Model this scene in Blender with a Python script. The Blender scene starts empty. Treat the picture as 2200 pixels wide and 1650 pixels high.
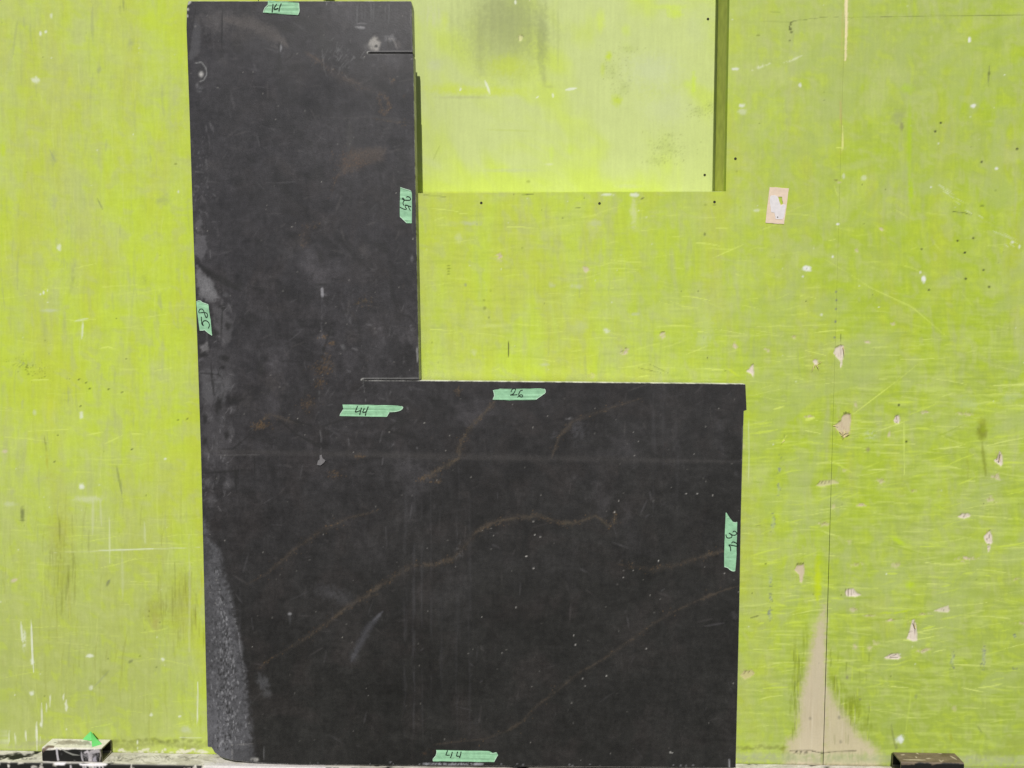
import bpy, bmesh, math, random
import numpy as np
from mathutils import Vector, Matrix
from mathutils.geometry import tessellate_polygon

S = bpy.context.scene
COL = S.collection
R = math.radians

# ------------------------------------------------------------------ camera
F, D, ZF = 1650.0, 1.65, 1.35           # focal length (px of 2200), distance to wall, camera height
YAW, PITCH = R(1.85), R(3.95)
cd = bpy.data.cameras.new('camera')
cd.sensor_width = 36.0
cd.lens = 36.0 * F / 2200.0
cd.clip_start, cd.clip_end = 0.02, 3000.0
cam = bpy.data.objects.new('camera', cd)
cam.location = (0, -D, ZF)
cam.rotation_euler = (R(90) - PITCH, 0, YAW)
COL.objects.link(cam)
S.camera = cam

# ------------------------------------------------------------------ daylight
SUN_EL, SUN_AZ = R(42.5), R(2.4)          # height above the horizon; angle to the right of the wall's normal
w = bpy.data.worlds.new('World')
S.world = w
w.use_nodes = True
nt = w.node_tree
nt.nodes.clear()
sky = nt.nodes.new('ShaderNodeTexSky')
sky.sky_type = 'NISHITA'
sky.sun_disc = False
sky.sun_elevation = SUN_EL
sky.sun_rotation = math.pi - SUN_AZ
bg = nt.nodes.new('ShaderNodeBackground')
bg.inputs['Strength'].default_value = 0.052
wo = nt.nodes.new('ShaderNodeOutputWorld')
nt.links.new(sky.outputs[0], bg.inputs[0])
nt.links.new(bg.outputs[0], wo.inputs[0])
sl = bpy.data.lights.new('sun', 'SUN')
sl.energy = 4.2
sl.angle = R(0.55)
sl.color = (1.0, 0.965, 0.91)
sun = bpy.data.objects.new('sun', sl)
to_sun = Vector((math.sin(SUN_AZ) * math.cos(SUN_EL), -math.cos(SUN_AZ) * math.cos(SUN_EL), math.sin(SUN_EL)))
sun.rotation_euler = to_sun.to_track_quat('Z', 'Y').to_euler()
sun.location = (0.5, -4, 4)
COL.objects.link(sun)
S.view_settings.view_transform = 'Standard'
S.view_settings.look = 'None'
S.view_settings.exposure = -0.22
S.view_settings.gamma = 1.0
S.view_settings.use_curve_mapping = False

# ------------------------------------------------------------------ picture <-> place
Mc = cam.rotation_euler.to_matrix()
RX, UP, FW = [np.array(v) for v in (Mc @ Vector((1, 0, 0)), Mc @ Vector((0, 1, 0)), Mc @ Vector((0, 0, -1)))]
CP = np.array([0, -D, ZF])


def to_px(P):
    v = np.asarray(P, dtype=np.float64) - CP
    z = v @ FW
    return 1100 + F * (v @ RX) / z, 825 - F * (v @ UP) / z


def ray(px, py):
    px, py = np.asarray(px, float), np.asarray(py, float)
    return FW + ((px - 1100) / F)[..., None] * RX + ((825 - py) / F)[..., None] * UP


def at(px, py, out=0.0):
    """point on the vertical plane `out` metres in front of the wall face"""
    d = ray(px, py)
    t = (np.asarray(-out) + D) / d[..., 1]
    return CP + d * t[..., None]


def at_z(px, py, z):
    d = ray(px, py)
    t = (z - ZF) / d[..., 2]
    return CP + d * t[..., None]


# ------------------------------------------------------------------ helpers
def tag(o, label=None, cat=None, group=None, kind=None):
    for k, v in (('label', label), ('category', cat), ('group', group), ('kind', kind)):
        if v:
            o[k] = v
    return o


def empty(name, loc=(0, 0, 0)):
    o = bpy.data.objects.new(name, None)
    o.empty_display_size = 0.05
    o.location = loc
    COL.objects.link(o)
    return o


def link(name, me, mat, parent=None):
    o = bpy.data.objects.new(name, me)
    if mat is not None:
        me.materials.append(mat)
    COL.objects.link(o)
    if parent is not None:
        o.parent = parent
        o.matrix_parent_inverse = Matrix.Translation(-Vector(parent.location))
    return o


def quads_mesh(name, verts, quads, colors=None):
    me = bpy.data.meshes.new(name)
    v = np.ascontiguousarray(verts, dtype=np.float32)
    q = np.ascontiguousarray(quads, dtype=np.int32)
    me.vertices.add(len(v))
    me.vertices.foreach_set('co', v.ravel())
    me.loops.add(q.size)
    me.loops.foreach_set('vertex_index', q.ravel())
    me.polygons.add(len(q))
    me.polygons.foreach_set('loop_start', np.arange(0, q.size, 4, dtype=np.int32))
    me.update(calc_edges=True)
    if colors is not None:
        a = me.attributes.new('paint', 'FLOAT_COLOR', 'POINT')
        c = np.ones((len(v), 4), dtype=np.float32)
        c[:, :3] = colors
        a.data.foreach_set('color', c.ravel())
    return me


def lin(r, g, b):
    c = np.array([r, g, b], dtype=np.float64) / 255.0
    return np.where(c <= 0.04045, c / 12.92, ((c + 0.055) / 1.055) ** 2.4)


def sstep(a, b, x):
    t = np.clip((x - a) / (b - a), 0, 1)
    return t * t * (3 - 2 * t)


# ------------------------------------------------------------------ wear maps (paint colour and gouge depth over a face)
class Sheet:
    def __init__(s, x0, y0, x1, y1, step=1.5):
        s.STEP = step
        s.x0, s.y0 = x0, y0
        s.W, s.H = int((x1 - x0) / s.STEP) + 1, int((y1 - y0) / s.STEP) + 1
        s.X = (x0 + np.arange(s.W) * s.STEP).astype(np.float32)
        s.Y = (y0 + np.arange(s.H) * s.STEP).astype(np.float32)
        s.c = np.zeros((s.H, s.W, 3), np.float32)
        s.d = np.zeros((s.H, s.W), np.float32)
        s.n = s.noise(5, 5, 991, 3)                  # -1..1 ragged edges
        s.nv = s.noise(4, 46, 992, 3)                # upright grain
        s.nh = s.noise(46, 4, 993, 3)                # level grain

    def noise(s, cx, cy, seed, octv=3, gain=0.5):
        """cloudy noise, -1..1; turned off the axes and bent a little so that no lattice shows"""
        rng = np.random.default_rng(seed)
        an = rng.uniform(0.35, 1.2) if 0.5 < cx / cy < 2 else rng.uniform(-0.03, 0.03)
        ca, sa = math.cos(an), math.sin(an)
        u, v = np.meshgrid(np.arange(s.W, dtype=np.float32), np.arange(s.H, dtype=np.float32))
        out = np.zeros((s.H, s.W), np.float32)
        amp, tot = 1.0, 0.0
        p = (ca * u - sa * v).astype(np.float32)
        q = (sa * u + ca * v).astype(np.float32)
        for k in range(4):
            p0 = p + cx / s.STEP * 0.22 * np.sin(q * s.STEP / cy * (0.9 + 0.4 * k) + rng.uniform(0, 6))
            q = q + cy / s.STEP * 0.22 * np.sin(p * s.STEP / cx * (0.9 + 0.4 * k) + rng.uniform(0, 6))
            p = p0
        p -= p.min()
        q -= q.min()
        for o in range(octv):
            gx, gy = max(cx / s.STEP / 2 ** o, 0.8), max(cy / s.STEP / 2 ** o, 0.8)
            fx, fy = p / gx, q / gy
            ix, iy = fx.astype(np.int32), fy.astype(np.int32)
            g = (rng.random((int(iy.max()) + 2, int(ix.max()) + 2), dtype=np.float32) * 2 - 1)
            tx, ty = fx - ix, fy - iy
            tx, ty = tx * tx * (3 - 2 * tx), ty * ty * (3 - 2 * ty)
            n_ = g.shape[1]
            g = g.ravel()
            b = iy * n_ + ix
            out += amp * ((g[b] * (1 - tx) + g[b + 1] * tx) * (1 - ty) + (g[b + n_] * (1 - tx) + g[b + n_ + 1] * tx) * ty)
            tot += amp
            amp *= gain
        return out / tot * 1.5

    def box(s, xa, ya, xb, yb):
        i0, i1 = int(max(0, (xa - s.x0) / s.STEP)), int(min(s.W, (xb - s.x0) / s.STEP + 2))
        j0, j1 = int(max(0, (ya - s.y0) / s.STEP)), int(min(s.H, (yb - s.y0) / s.STEP + 2))
        if i1 <= i0 or j1 <= j0:
            return None
        return slice(j0, j1), slice(i0, i1)

    def lay(s, sl_, m, col, depth=0):
        m = np.clip(m, 0, 1)
        if col is not None:
            s.c[sl_] += (np.asarray(col, np.float32) - s.c[sl_]) * m[..., None]
        if depth:
            s.d[sl_] = np.maximum(s.d[sl_], m * depth) if depth > 0 else np.minimum(s.d[sl_], m * depth)

    def blob(s, x, y, rx, ry, col, a=1.0, soft=0.6, rag=0.3, ang=0, grain=None, depth=0):
        r = max(rx, ry) * 1.5 + 3
        b = s.box(x - r, y - r, x + r, y + r)
        if b is None:
            return
        dx, dy = s.X[b[1]][None, :] - x, s.Y[b[0]][:, None] - y
        if ang:
            ca, sa = math.cos(R(ang)), math.sin(R(ang))
            dx, dy = dx * ca + dy * sa, dy * ca - dx * sa
        q = np.sqrt((dx / rx) ** 2 + (dy / ry) ** 2) + 0.6 * rag * s.n[b]
        m = a * sstep(1.0, 1.0 - soft, q)
        if grain is not None:
            g = {'v': s.nv, 'h': s.nh, 's': s.n}[grain][b]
            m = m * sstep(-0.25, 0.35, g)
        s.lay(b, m, col, depth)

    def stroke(s, pts, wd, col, a=1.0, soft=0.6, taper=True, rag=0.25, grain=None, depth=0):
        pts = np.asarray(pts, float)
        rag = rag * min(1.0, wd / 4.0)
        r = wd * 1.6 + 3
        b = s.box(pts[:, 0].min() - r, pts[:, 1].min() - r, pts[:, 0].max() + r, pts[:, 1].max() + r)
        if b is None:
            return
        X, Y = s.X[b[1]][None, :], s.Y[b[0]][:, None]
        seg = np.hypot(*(pts[1:] - pts[:-1]).T)
        tot, acc = max(seg.sum(), 1e-6), 0.0
        best = np.full((Y.shape[0], X.shape[1]), 9e9)
        for (p, q, L) in zip(pts[:-1], pts[1:], seg):
            ex, ey = q - p
            t = np.clip(((X - p[0]) * ex + (Y - p[1]) * ey) / max(L * L, 1e-9), 0, 1)
            dd = np.hypot(X - p[0] - t * ex, Y - p[1] - t * ey)
            ww = wd
            if taper:
                u = (acc + t * L) / tot
                ww = wd * np.clip(0.25 + 2.4 * np.minimum(u, 1 - u), 0.25, 1)
            best = np.minimum(best, dd / ww)
            acc += L
        m = a * sstep(1.0, 1.0 - soft, best + 0.6 * rag * s.n[b])
        if grain is not None:
            m = m * sstep(-0.25, 0.35, {'v': s.nv, 'h': s.nh, 's': s.n}[grain][b])
        s.lay(b, m, col, depth)

    def poly(s, pts, col, a=1.0, soft=3.0, rag=2.0, grain=None, depth=0):
        pts = np.asarray(pts, float)
        r = soft + rag * 2 + 3
        b = s.box(pts[:, 0].min() - r, pts[:, 1].min() - r, pts[:, 0].max() + r, pts[:, 1].max() + r)
        if b is None:
            return
        X, Y = s.X[b[1]][None, :], s.Y[b[0]][:, None]
        ins = np.zeros((Y.shape[0], X.shape[1]), bool)
        best = np.full(ins.shape, 9e9)
        for p, q in zip(pts, np.roll(pts, -1, 0)):
            ex, ey = q - p
            L2 = max(ex * ex + ey * ey, 1e-9)
            t = np.clip(((X - p[0]) * ex + (Y - p[1]) * ey) / L2, 0, 1)
            best = np.minimum(best, np.hypot(X - p[0] - t * ex, Y - p[1] - t * ey))
            if abs(ey) > 1e-9:
                cr = ((Y >= p[1]) != (Y >= q[1])) & (X < p[0] + (Y - p[1]) / ey * ex)
                ins ^= cr
        sd = np.where(ins, best, -best) + 0.6 * rag * s.n[b]
        m = a * sstep(-soft * 0.5, soft * 0.5, sd)
        if grain is not None:
            m = m * sstep(-0.35, 0.3, {'v': s.nv, 'h': s.nh, 's': s.n}[grain][b])
        s.lay(b, m, col, depth)

    def sample(s, px, py):
        fx = np.clip((px - s.x0) / s.STEP, 0, s.W - 1.001)
        fy = np.clip((py - s.y0) / s.STEP, 0, s.H - 1.001)
        ix, iy = fx.astype(int), fy.astype(int)
        tx, ty = (fx - ix)[..., None], (fy - iy)[..., None]

        def g(A):
            if A.ndim == 2:
                A = A[..., None]
            return (A[iy, ix] * (1 - tx) + A[iy, ix + 1] * tx) * (1 - ty) + (A[iy + 1, ix] * (1 - tx) + A[iy + 1, ix + 1] * tx) * ty
        return g(s.c), g(s.d)[..., 0]


# ------------------------------------------------------------------ materials
def mat_base(name, rough=0.6, spec=0.5):
    m = bpy.data.materials.new(name)
    m.use_nodes = True
    t = m.node_tree
    p = t.nodes['Principled BSDF']
    p.inputs['Roughness'].default_value = rough
    p.inputs['Specular IOR Level'].default_value = spec
    return m, t, p


def node(t, kind, **kw):
    n = t.nodes.new(kind)
    for k, v in kw.items():
        if k in ('operation', 'blend_type', 'data_type', 'noise_dimensions', 'feature', 'attribute_name', 'mode'):
            setattr(n, k, v)
        else:
            n.inputs[k].default_value = v
    return n


def coords(t, scale=(1, 1, 1)):
    c = t.nodes.new('ShaderNodeTexCoord')
    m = t.nodes.new('ShaderNodeMapping')
    m.inputs['Scale'].default_value = scale
    t.links.new(c.outputs['Object'], m.inputs['Vector'])
    return m.outputs[0]


def ramp(t, src, stops):
    r = t.nodes.new('ShaderNodeValToRGB')
    e = r.color_ramp.elements
    while len(e) < len(stops):
        e.new(0.5)
    for el, (p, c) in zip(e, stops):
        el.position = p
        el.color = (*c, 1) if len(c) == 3 else c
    t.links.new(src, r.inputs[0])
    return r.outputs[0]


def mul(t, a, b, fac=1.0):
    n = t.nodes.new('ShaderNodeMix')
    n.data_type = 'RGBA'
    n.blend_type = 'MULTIPLY'
    n.inputs[0].default_value = fac
    t.links.new(a, n.inputs[6])
    t.links.new(b, n.inputs[7])
    return n.outputs[2]


def mix(t, f, a, b):
    n = t.nodes.new('ShaderNodeMix')
    n.data_type = 'RGBA'
    t.links.new(f, n.inputs[0])
    for i, v in ((6, a), (7, b)):
        if isinstance(v, tuple):
            n.inputs[i].default_value = (*v, 1)
        else:
            t.links.new(v, n.inputs[i])
    return n.outputs[2]


def painted(name, rough, spec, grain_scales, grain_amt, bump=0.0, bump_scale=(120, 120, 900), rough_var=0.0):
    """worn paint: wear map in the attribute 'paint', fine brush grain and relief from noise nodes"""
    m, t, p = mat_base(name, rough, spec)
    a = node(t, 'ShaderNodeAttribute', attribute_name='paint')
    col = a.outputs['Color']
    for i, sc in enumerate(grain_scales):
        n = node(t, 'ShaderNodeTexNoise', Scale=1.0, Detail=4.0, Roughness=0.6)
        t.links.new(coords(t, sc), n.inputs['Vector'])
        lo, hi = 1 - grain_amt[i], 1 + grain_amt[i]
        r = ramp(t, n.outputs[0], [(0.3, (lo,) * 3), (0.7, (hi,) * 3)])
        col = mul(t, col, r)
    t.links.new(col, p.inputs['Base Color'])
    if bump:
        n = node(t, 'ShaderNodeTexNoise', Scale=1.0, Detail=3.0)
        t.links.new(coords(t, bump_scale), n.inputs['Vector'])
        b = node(t, 'ShaderNodeBump', Strength=bump, Distance=0.001)
        t.links.new(n.outputs[0], b.inputs['Height'])
        t.links.new(b.outputs[0], p.inputs['Normal'])
    if rough_var:
        n = node(t, 'ShaderNodeTexNoise', Scale=1.0, Detail=4.0)
        t.links.new(coords(t, (9, 9, 9)), n.inputs['Vector'])
        mr = node(t, 'ShaderNodeMapRange')
        mr.inputs['From Min'].default_value, mr.inputs['From Max'].default_value = 0.3, 0.7
        mr.inputs['To Min'].default_value, mr.inputs['To Max'].default_value = rough - rough_var, rough + rough_var
        t.links.new(n.outputs[0], mr.inputs[0])
        t.links.new(mr.outputs[0], p.inputs['Roughness'])
    return m


M_WALL = painted('chartreuse_paint', 0.62, 0.25, [(150, 150, 9), (300, 300, 300), (30, 30, 30)], [0.022, 0.03, 0.03], 0.3, (110, 110, 20))
M_SLAB = painted('black_stone', 0.42, 0.5, [(420, 420, 420), (60, 60, 60), (14, 14, 14)], [0.24, 0.16, 0.12], 0.18, (500, 500, 500), 0.06)


def plain(name, colr, rough=0.6, spec=0.4, var=0.1, scale=90, bump=0.0):
    m, t, p = mat_base(name, rough, spec)
    n = node(t, 'ShaderNodeTexNoise', Scale=scale, Detail=5.0)
    t.links.new(coords(t), n.inputs['Vector'])
    c = np.array(colr)
    t.links.new(ramp(t, n.outputs[0], [(0.3, tuple(c * (1 - var))), (0.7, tuple(np.minimum(c * (1 + var), 1)))]), p.inputs['Base Color'])
    if bump:
        b = node(t, 'ShaderNodeBump', Strength=bump, Distance=0.001)
        t.links.new(n.outputs[0], b.inputs['Height'])
        t.links.new(b.outputs[0], p.inputs['Normal'])
    return m


M_TAPE = plain('green_paper_tape', lin(148, 197, 158), 0.6, 0.4, 0.13, 110, 0.8)
M_TAPE_TORN = plain('torn_tape_edge', lin(190, 222, 196), 0.8, 0.3, 0.10, 200)
M_SCRAP = plain('bright_green_tape', lin(112, 208, 118), 0.75, 0.3, 0.06, 120, 0.15)
M_INK = plain('marker_ink', (0.010, 0.022, 0.014), 0.7, 0.3, 0.3, 300)
M_PINK = plain('peeled_card', lin(226, 205, 184), 0.85, 0.2, 0.07, 130, 0.2)
M_PAPER = plain('white_paper', lin(224, 219, 220), 0.9, 0.2, 0.06, 150, 0.2)
M_SCREW = plain('dark_screw_steel', (0.09, 0.085, 0.06), 0.45, 0.6, 0.3, 600)
M_HOLE = plain('dark_hole', (0.02, 0.02, 0.012), 0.9, 0.2, 0.3, 600)  # near-black for the screw rings and the staple hole
M_STUD = plain('painted_stud', lin(208, 212, 128), 0.7, 0.25, 0.12, 40, 0.2)
M_FRESH = plain('fresh_splinter_wood', lin(222, 205, 150), 0.85, 0.2, 0.10, 300)
M_FLAKE = plain('glue_film', lin(118, 116, 118), 0.45, 0.5, 0.15, 300)
M_DARK = plain('back_framing', (0.05, 0.05, 0.03), 0.9, 0.2, 0.2, 30)


# =================================================================== WALL WEAR
WS = Sheet(-160, -120, 2360, 1760)
X, Y = np.meshgrid(WS.X, WS.Y)
V, Wd, G = lin(193, 210, 74), lin(189, 200, 112), lin(180, 186, 126)
V2, W2 = lin(172, 191, 58), lin(171, 184, 92)
nb, nb2 = WS.noise(170, 230, 11, 4), WS.noise(60, 90, 12, 4)
nvs, nhs = WS.noise(30, 260, 13, 4), WS.noise(260, 26, 14, 4)
right = sstep(1150, 1950, X + 90 * nb)
# vivid / washed-out
t_ = 0.50 + 0.34 * nb + 0.22 * nb2 + 0.30 * nvs * (1 - 0.6 * right) + 0.22 * nhs * (0.3 + 0.7 * right)
t_ -= 0.20 * sstep(800, 1500, Y) * sstep(460, 300, X)
t_ -= 0.22 * sstep(300, 0, X) * sstep(600, 0, Y)
t_ += 0.22 * sstep(1500, 1000, X) * sstep(400, 440, Y)
t_ += 0.22 * sstep(180, 380, X) * sstep(520, 380, X) * sstep(1150, 700, Y)
t_ = sstep(0.02, 0.98, t_)[..., None]
left_c = Wd + (V - Wd) * t_
right_c = W2 + (V2 - W2) * t_
WS.c[:] = left_c + (right_c - left_c) * right[..., None]
g_ = sstep(0.25, 0.95, 0.5 * WS.noise(45, 130, 15, 4) + 0.5 * WS.noise(14, 90, 16, 3) + 0.12)[..., None]
WS.c += (G - WS.c) * g_ * 0.55
warm = (sstep(0.15, 0.9, 0.5 + 0.6 * WS.noise(50, 150, 17, 4) - 0.35 * right) * 0.45)[..., None]
WS.c += (lin(190, 194, 74) - WS.c) * warm
pale = (sstep(0.25, 0.95, 0.35 + 0.6 * WS.noise(70, 40, 18, 5)) * 0.45)[..., None]
WS.c += (lin(194, 201, 132) - WS.c) * pale * 0.8
lowl = (sstep(850, 1500, Y) * sstep(480, 300, X) * 0.74)[..., None]
WS.c += (lin(172, 180, 106) - WS.c) * lowl
lowr = (sstep(1150, 1620, Y) * sstep(1450, 1900, X) * 0.75)[..., None]
WS.c += (lin(156, 172, 74) - WS.c) * lowr
mot = WS.noise(16, 22, 19, 4)
WS.c += (lin(186, 192, 122) - WS.c) * (0.4 * sstep(0.1, 0.7, mot))[..., None]
WS.c += (lin(190, 206, 58) - WS.c) * (0.35 * sstep(0.15, 0.7, -mot))[..., None]
WS.c *= (1 + 0.035 * WS.nv + 0.022 * WS.nh + 0.03 * WS.n)[..., None]

hair = WS.noise(80, 3.6, 61, 3) * 0.6 + WS.noise(34, 7, 62, 3) * 0.5
hw = right * sstep(450, 850, Y) + 0.35 * sstep(415, 460, Y) * (1 - right) * sstep(880, 900, X)
WS.c += (lin(196, 210, 108) - WS.c) * (0.42 * hw * sstep(0.12, 0.6, hair))[..., None]
WS.c += (lin(154, 170, 74) - WS.c) * (0.42 * hw * sstep(0.12, 0.6, -hair))[..., None]
haze_r = (sstep(0.0, 0.7, WS.noise(90, 46, 63, 4)) * right * 0.5)[..., None]
WS.c += (lin(172, 184, 112) - WS.c) * haze_r
GREY, DGREY, WHITE = lin(160, 166, 118), lin(120, 126, 84), lin(228, 230, 212)
YEL, YB, OLIVE = lin(206, 218, 70), lin(214, 226, 110), lin(128, 134, 52)
INK, WOOD, WOODL = lin(52, 54, 36), lin(214, 195, 172), lin(226, 210, 196)
LIME = lin(194, 211, 54)
LAV = lin(216, 216, 216)
rnd = random.Random(5)

# random brush / scratch populations ---------------------------------
def scratches(n, xa, ya, xb, yb, len_, col, a, wd=(0.9, 2.2), ang=0, spread=12, cond=None):
    for _ in range(n):
        x, y = rnd.uniform(xa, xb), rnd.uniform(ya, yb)
        L = rnd.uniform(*len_)
        th = R(rnd.gauss(ang, spread))
        dx, dy = math.cos(th) * L / 2, math.sin(th) * L / 2
        bend = rnd.uniform(-0.035, 0.035) * L
        pts = [(x - dx, y - dy), (x - dy * .06, y + bend), (x + dx, y + dy)]
        if cond and not cond(x, y):
            continue
        WS.stroke(pts, rnd.uniform(*wd), col, a * rnd.choice((.25, .35, .45, .6, .6, 1.0)), rnd.choice((.6, .9)))


outside_slab = lambda x, y: not (390 < x < 905 and y < 1650) and not (440 < x < 1600 and y > 820)
scratches(420, 1500, 700, 2260, 1560, (18, 95), lin(214, 224, 124), 0.75, (0.9, 2.0), 0, 8, outside_slab)
scratches(260, 1560, 860, 2260, 1480, (14, 70), lin(202, 218, 84), 0.75, (1.2, 3.6), -3, 10, outside_slab)
scratches(220, 1600, 800, 2260, 1600, (20, 90), lin(154, 172, 56), 0.6, (1.0, 3.0), 0, 9)
scratches(150, 905, 430, 1800, 815, (16, 80), YB, 0.8, (0.8, 2.0), -3, 10)
scratches(70, 1780, 380, 2230, 760, (14, 60), YB, 0.5, (0.8, 2.2), 12, 25)
scratches(110, 0, 560, 420, 1560, (30, 120), YB, 0.6, (0.8, 1.6), -3, 6)
scratches(170, 0, 60, 420, 1560, (40, 150), lin(212, 220, 130), 0.28, (0.8, 2.0), 90, 3)
scratches(110, 0, 0, 420, 1500, (25, 90), GREY, 0.35, (1.5, 5.0), 90, 3)
scratches(120, 0, 1080, 440, 1580, (30, 120), lin(150, 152, 64), 0.35, (1.0, 2.6), 90, 4)
scratches(60, 0, 1100, 440, 1400, (30, 140), lin(216, 222, 130), 0.4, (0.7, 1.3), 0, 4)
scratches(40, 900, 430, 1800, 800, (25, 80), GREY, 0.3, (1.5, 5), 90, 4)
for _ in range(260):                                   # tiny dark and pale specks
    x, y = rnd.uniform(0, 2200), rnd.uniform(0, 1590)
    if outside_slab(x, y):
        WS.blob(x, y, rnd.uniform(1.2, 2.4), rnd.uniform(1.2, 2.6), INK if rnd.random() < 0.55 else WHITE, rnd.uniform(0.35, 0.9), 0.6, 0.2)

B, ST, PO = WS.blob, WS.stroke, WS.poly
# ---- left sheet
B(265, 15, 12, 30, DGREY, .55, .9, .3, 0, 'v'); B(281, 92, 9, 14, GREY, .5, .9)
for x, y, rx, ry, a in ((110, 34, 4, 9, .6), (87, 72, 4, 8, .9), (98, 68, 4, 5, .9), (77, 172, 13, 10, .7), (383, 412, 3, 4, .9), (118, 435, 8, 20, .5),
                        (94, 628, 3, 6, 1), (87, 632, 3, 4, 1), (102, 624, 2, 5, 1), (212, 788, 8, 10, .5), (213, 838, 7, 28, .55), (175, 892, 6, 12, .7),
                        (48, 867, 5, 16, .5), (175, 1044, 8, 9, .95), (213, 1042, 3, 3, .8), (355, 986, 5, 3, .9), (25, 1056, 7, 9, .5), (193, 1409, 10, 5, .8),
                        (350, 1416, 6, 5, .9), (195, 1477, 6, 6, .6), (325, 1536, 5, 5, .7), (386, 1539, 4, 4, .7), (52, 1375, 7, 36, .75), (68, 1489, 8, 7, .8),
                        (127, 532, 6, 9, .7), (115, 430, 12, 18, .4), (378, 215, 14, 40, .4), (372, 265, 14, 60, .35)):
    B(x, y, rx, ry, WHITE if a > .55 else G, a, .7, .5, 0, 's' if ry > 20 else None)
B(213, 149, 10, 12, GREY, .6, .9); B(150, 480, 10, 55, GREY, .5, .9, .4, 0, 'v'); B(115, 340, 12, 26, GREY, .45, .9, .4)
B(325, 335, 18, 30, GREY, .5, .9, .4, 10, 'v'); B(378, 352, 5, 2.5, OLIVE, .8); B(350, 430, 26, 18, GREY, .45, .9, .4)
ST([(208, 425), (222, 452)], 2, DGREY, .6); ST([(105, 318), (120, 350)], 2.2, GREY, .7)
B(6, 322, 10, 22, LIME, .8, .8); B(395, 610, 30, 90, LIME, .5, .9, .4, 0, 'v'); B(310, 560, 30, 60, LIME, .4, .9, .4, 0, 'v')
B(330, 40, 60, 50, LIME, .5, .9); B(380, 110, 40, 60, LIME, .4, .9); B(330, 145, 25, 40, LIME, .4, .9)
B(150, 575, 26, 40, GREY, .5, .9, .4, 0, 'v'); B(150, 610, 22, 45, OLIVE, .18, .9, .4, 0, 'v'); B(310, 600, 26, 26, OLIVE, .28, .9, .5, 0, 's'); B(340, 650, 18, 30, GREY, .45, .9, .4, 0, 'v')
B(107, 667, 26, 5, lin(196, 202, 158), .8, .8); ST([(178, 690), (176, 728)], 3, WHITE, .6); ST([(160, 690), (190, 684)], 3, WHITE, .4)
B(50, 778, 26, 12, GREY, .8, .9, .5, 25, 's')
for _ in range(90):
    u = rnd.gauss(0, 1)
    B(62 + u * 28, 790 + u * 9 + rnd.gauss(0, 9), rnd.uniform(.9, 1.9), rnd.uniform(.9, 1.7), INK, rnd.uniform(.25, .8), .6, .2)
for x, y in ((170, 815), (193, 835), (233, 836), (262, 843), (185, 822), (172, 873), (284, 965), (383, 902), (402, 900), (117, 992)):
    B(x, y, 4, 1.6, INK, .8, .5, .3, -25)
ST([(212, 749), (232, 745), (248, 750)], 2, YB, .9); ST([(60, 817), (105, 816)], 1.4, YB, .9); ST([(60, 927), (150, 922)], 1.4, YB, .8)
ST([(185, 935), (222, 928)], 2, YB, .8); ST([(280, 932), (310, 933)], 2, YB, .8); ST([(222, 955), (262, 936)], 2, YB, .6); ST([(250, 794), (305, 794)], 1.3, YB, .8); ST([(330, 797), (370, 790)], 1.3, YB, .7)
B(99, 945, 5, 32, lin(96, 92, 40), .8, .9, .4, 0, 'v'); B(101, 1000, 14, 50, lin(170, 160, 50), .45, .9, .4, 0, 'v'); B(108, 880, 14, 60, lin(200, 208, 60), .4, .9)
B(145, 860, 10, 45, GREY, .55, .9, .4, 0, 'v'); B(75, 886, 6, 9, LAV, .35, .8); B(10, 970, 9, 5, WOOD, .7, .7)
B(190, 1072, 46, 11, lin(204, 208, 160), .75, .8, .4); ST([(200, 1070), (199, 1150)], 5, lin(204, 208, 160), .6, .9); ST([(215, 1070), (218, 1130)], 4, lin(204, 208, 160), .55, .9)
ST([(250, 1000), (262, 1062)], 4, DGREY, .55, .9); B(48, 1105, 6, 22, lin(110, 116, 70), .75, .7); B(48, 1118, 9, 3, lin(110, 116, 70), .6)
B(30, 1247, 10, 5, WOOD, .7, .6, .3, -25); B(20, 1083, 22, 8, lin(206, 210, 170), .5, .8)
# olive rubbed patches, brushed up and down
B(125, 1150, 36, 70, lin(164, 158, 66), .35, .95, .3); B(135, 1240, 46, 100, lin(158, 158, 76), .4, .95, .3)
for q in range(60):
    x = rnd.gauss(135, 17)
    y = rnd.uniform(1130, 1320)
    ST([(x, y - 26), (x + rnd.uniform(-2, 2), y + 26)], rnd.uniform(1, 3.2), rnd.choice((OLIVE, lin(122, 122, 58), lin(196, 200, 90))), rnd.uniform(.1, .36), .8)
for q in range(90):
    x = rnd.gauss(392, 26)
    y = rnd.uniform(1230, 1370)
    ST([(x, y - 22), (x + rnd.uniform(-2, 2), y + 22)], rnd.uniform(1, 2.8), rnd.choice((OLIVE, lin(120, 116, 48), lin(190, 196, 80))), rnd.uniform(.12, .42), .8)
B(388, 1295, 56, 100, lin(158, 158, 72), .4, .95, .3); B(332, 1312, 36, 44, lin(150, 146, 66), .4, .95, .3)
B(335, 1340, 16, 26, lin(180, 172, 96), .5, .9); B(430, 1250, 14, 80, lin(200, 206, 60), .5, .9, .3, 0, 'v')
ST([(115, 1188), (250, 1182), (430, 1176)], 1.4, lin(214, 218, 170), .6); ST([(200, 1183), (330, 1179)], 1.7, WHITE, .6)
ST([(235, 1110), (236, 1210)], 2.6, lin(214, 218, 170), .7); ST([(262, 1180), (264, 1290)], 5, lin(200, 206, 150), .5, .9); ST([(310, 1120), (312, 1170)], 3, lin(206, 212, 160), .6)
ST([(408, 1150), (407, 1400)], 4, lin(200, 204, 150), .55, .9, False, .5, 'v'); ST([(228, 1255), (237, 1245)], 3, GREY, .9); B(232, 1253, 4, 10, lin(130, 134, 90), .7, .6, .3, 25)
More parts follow.
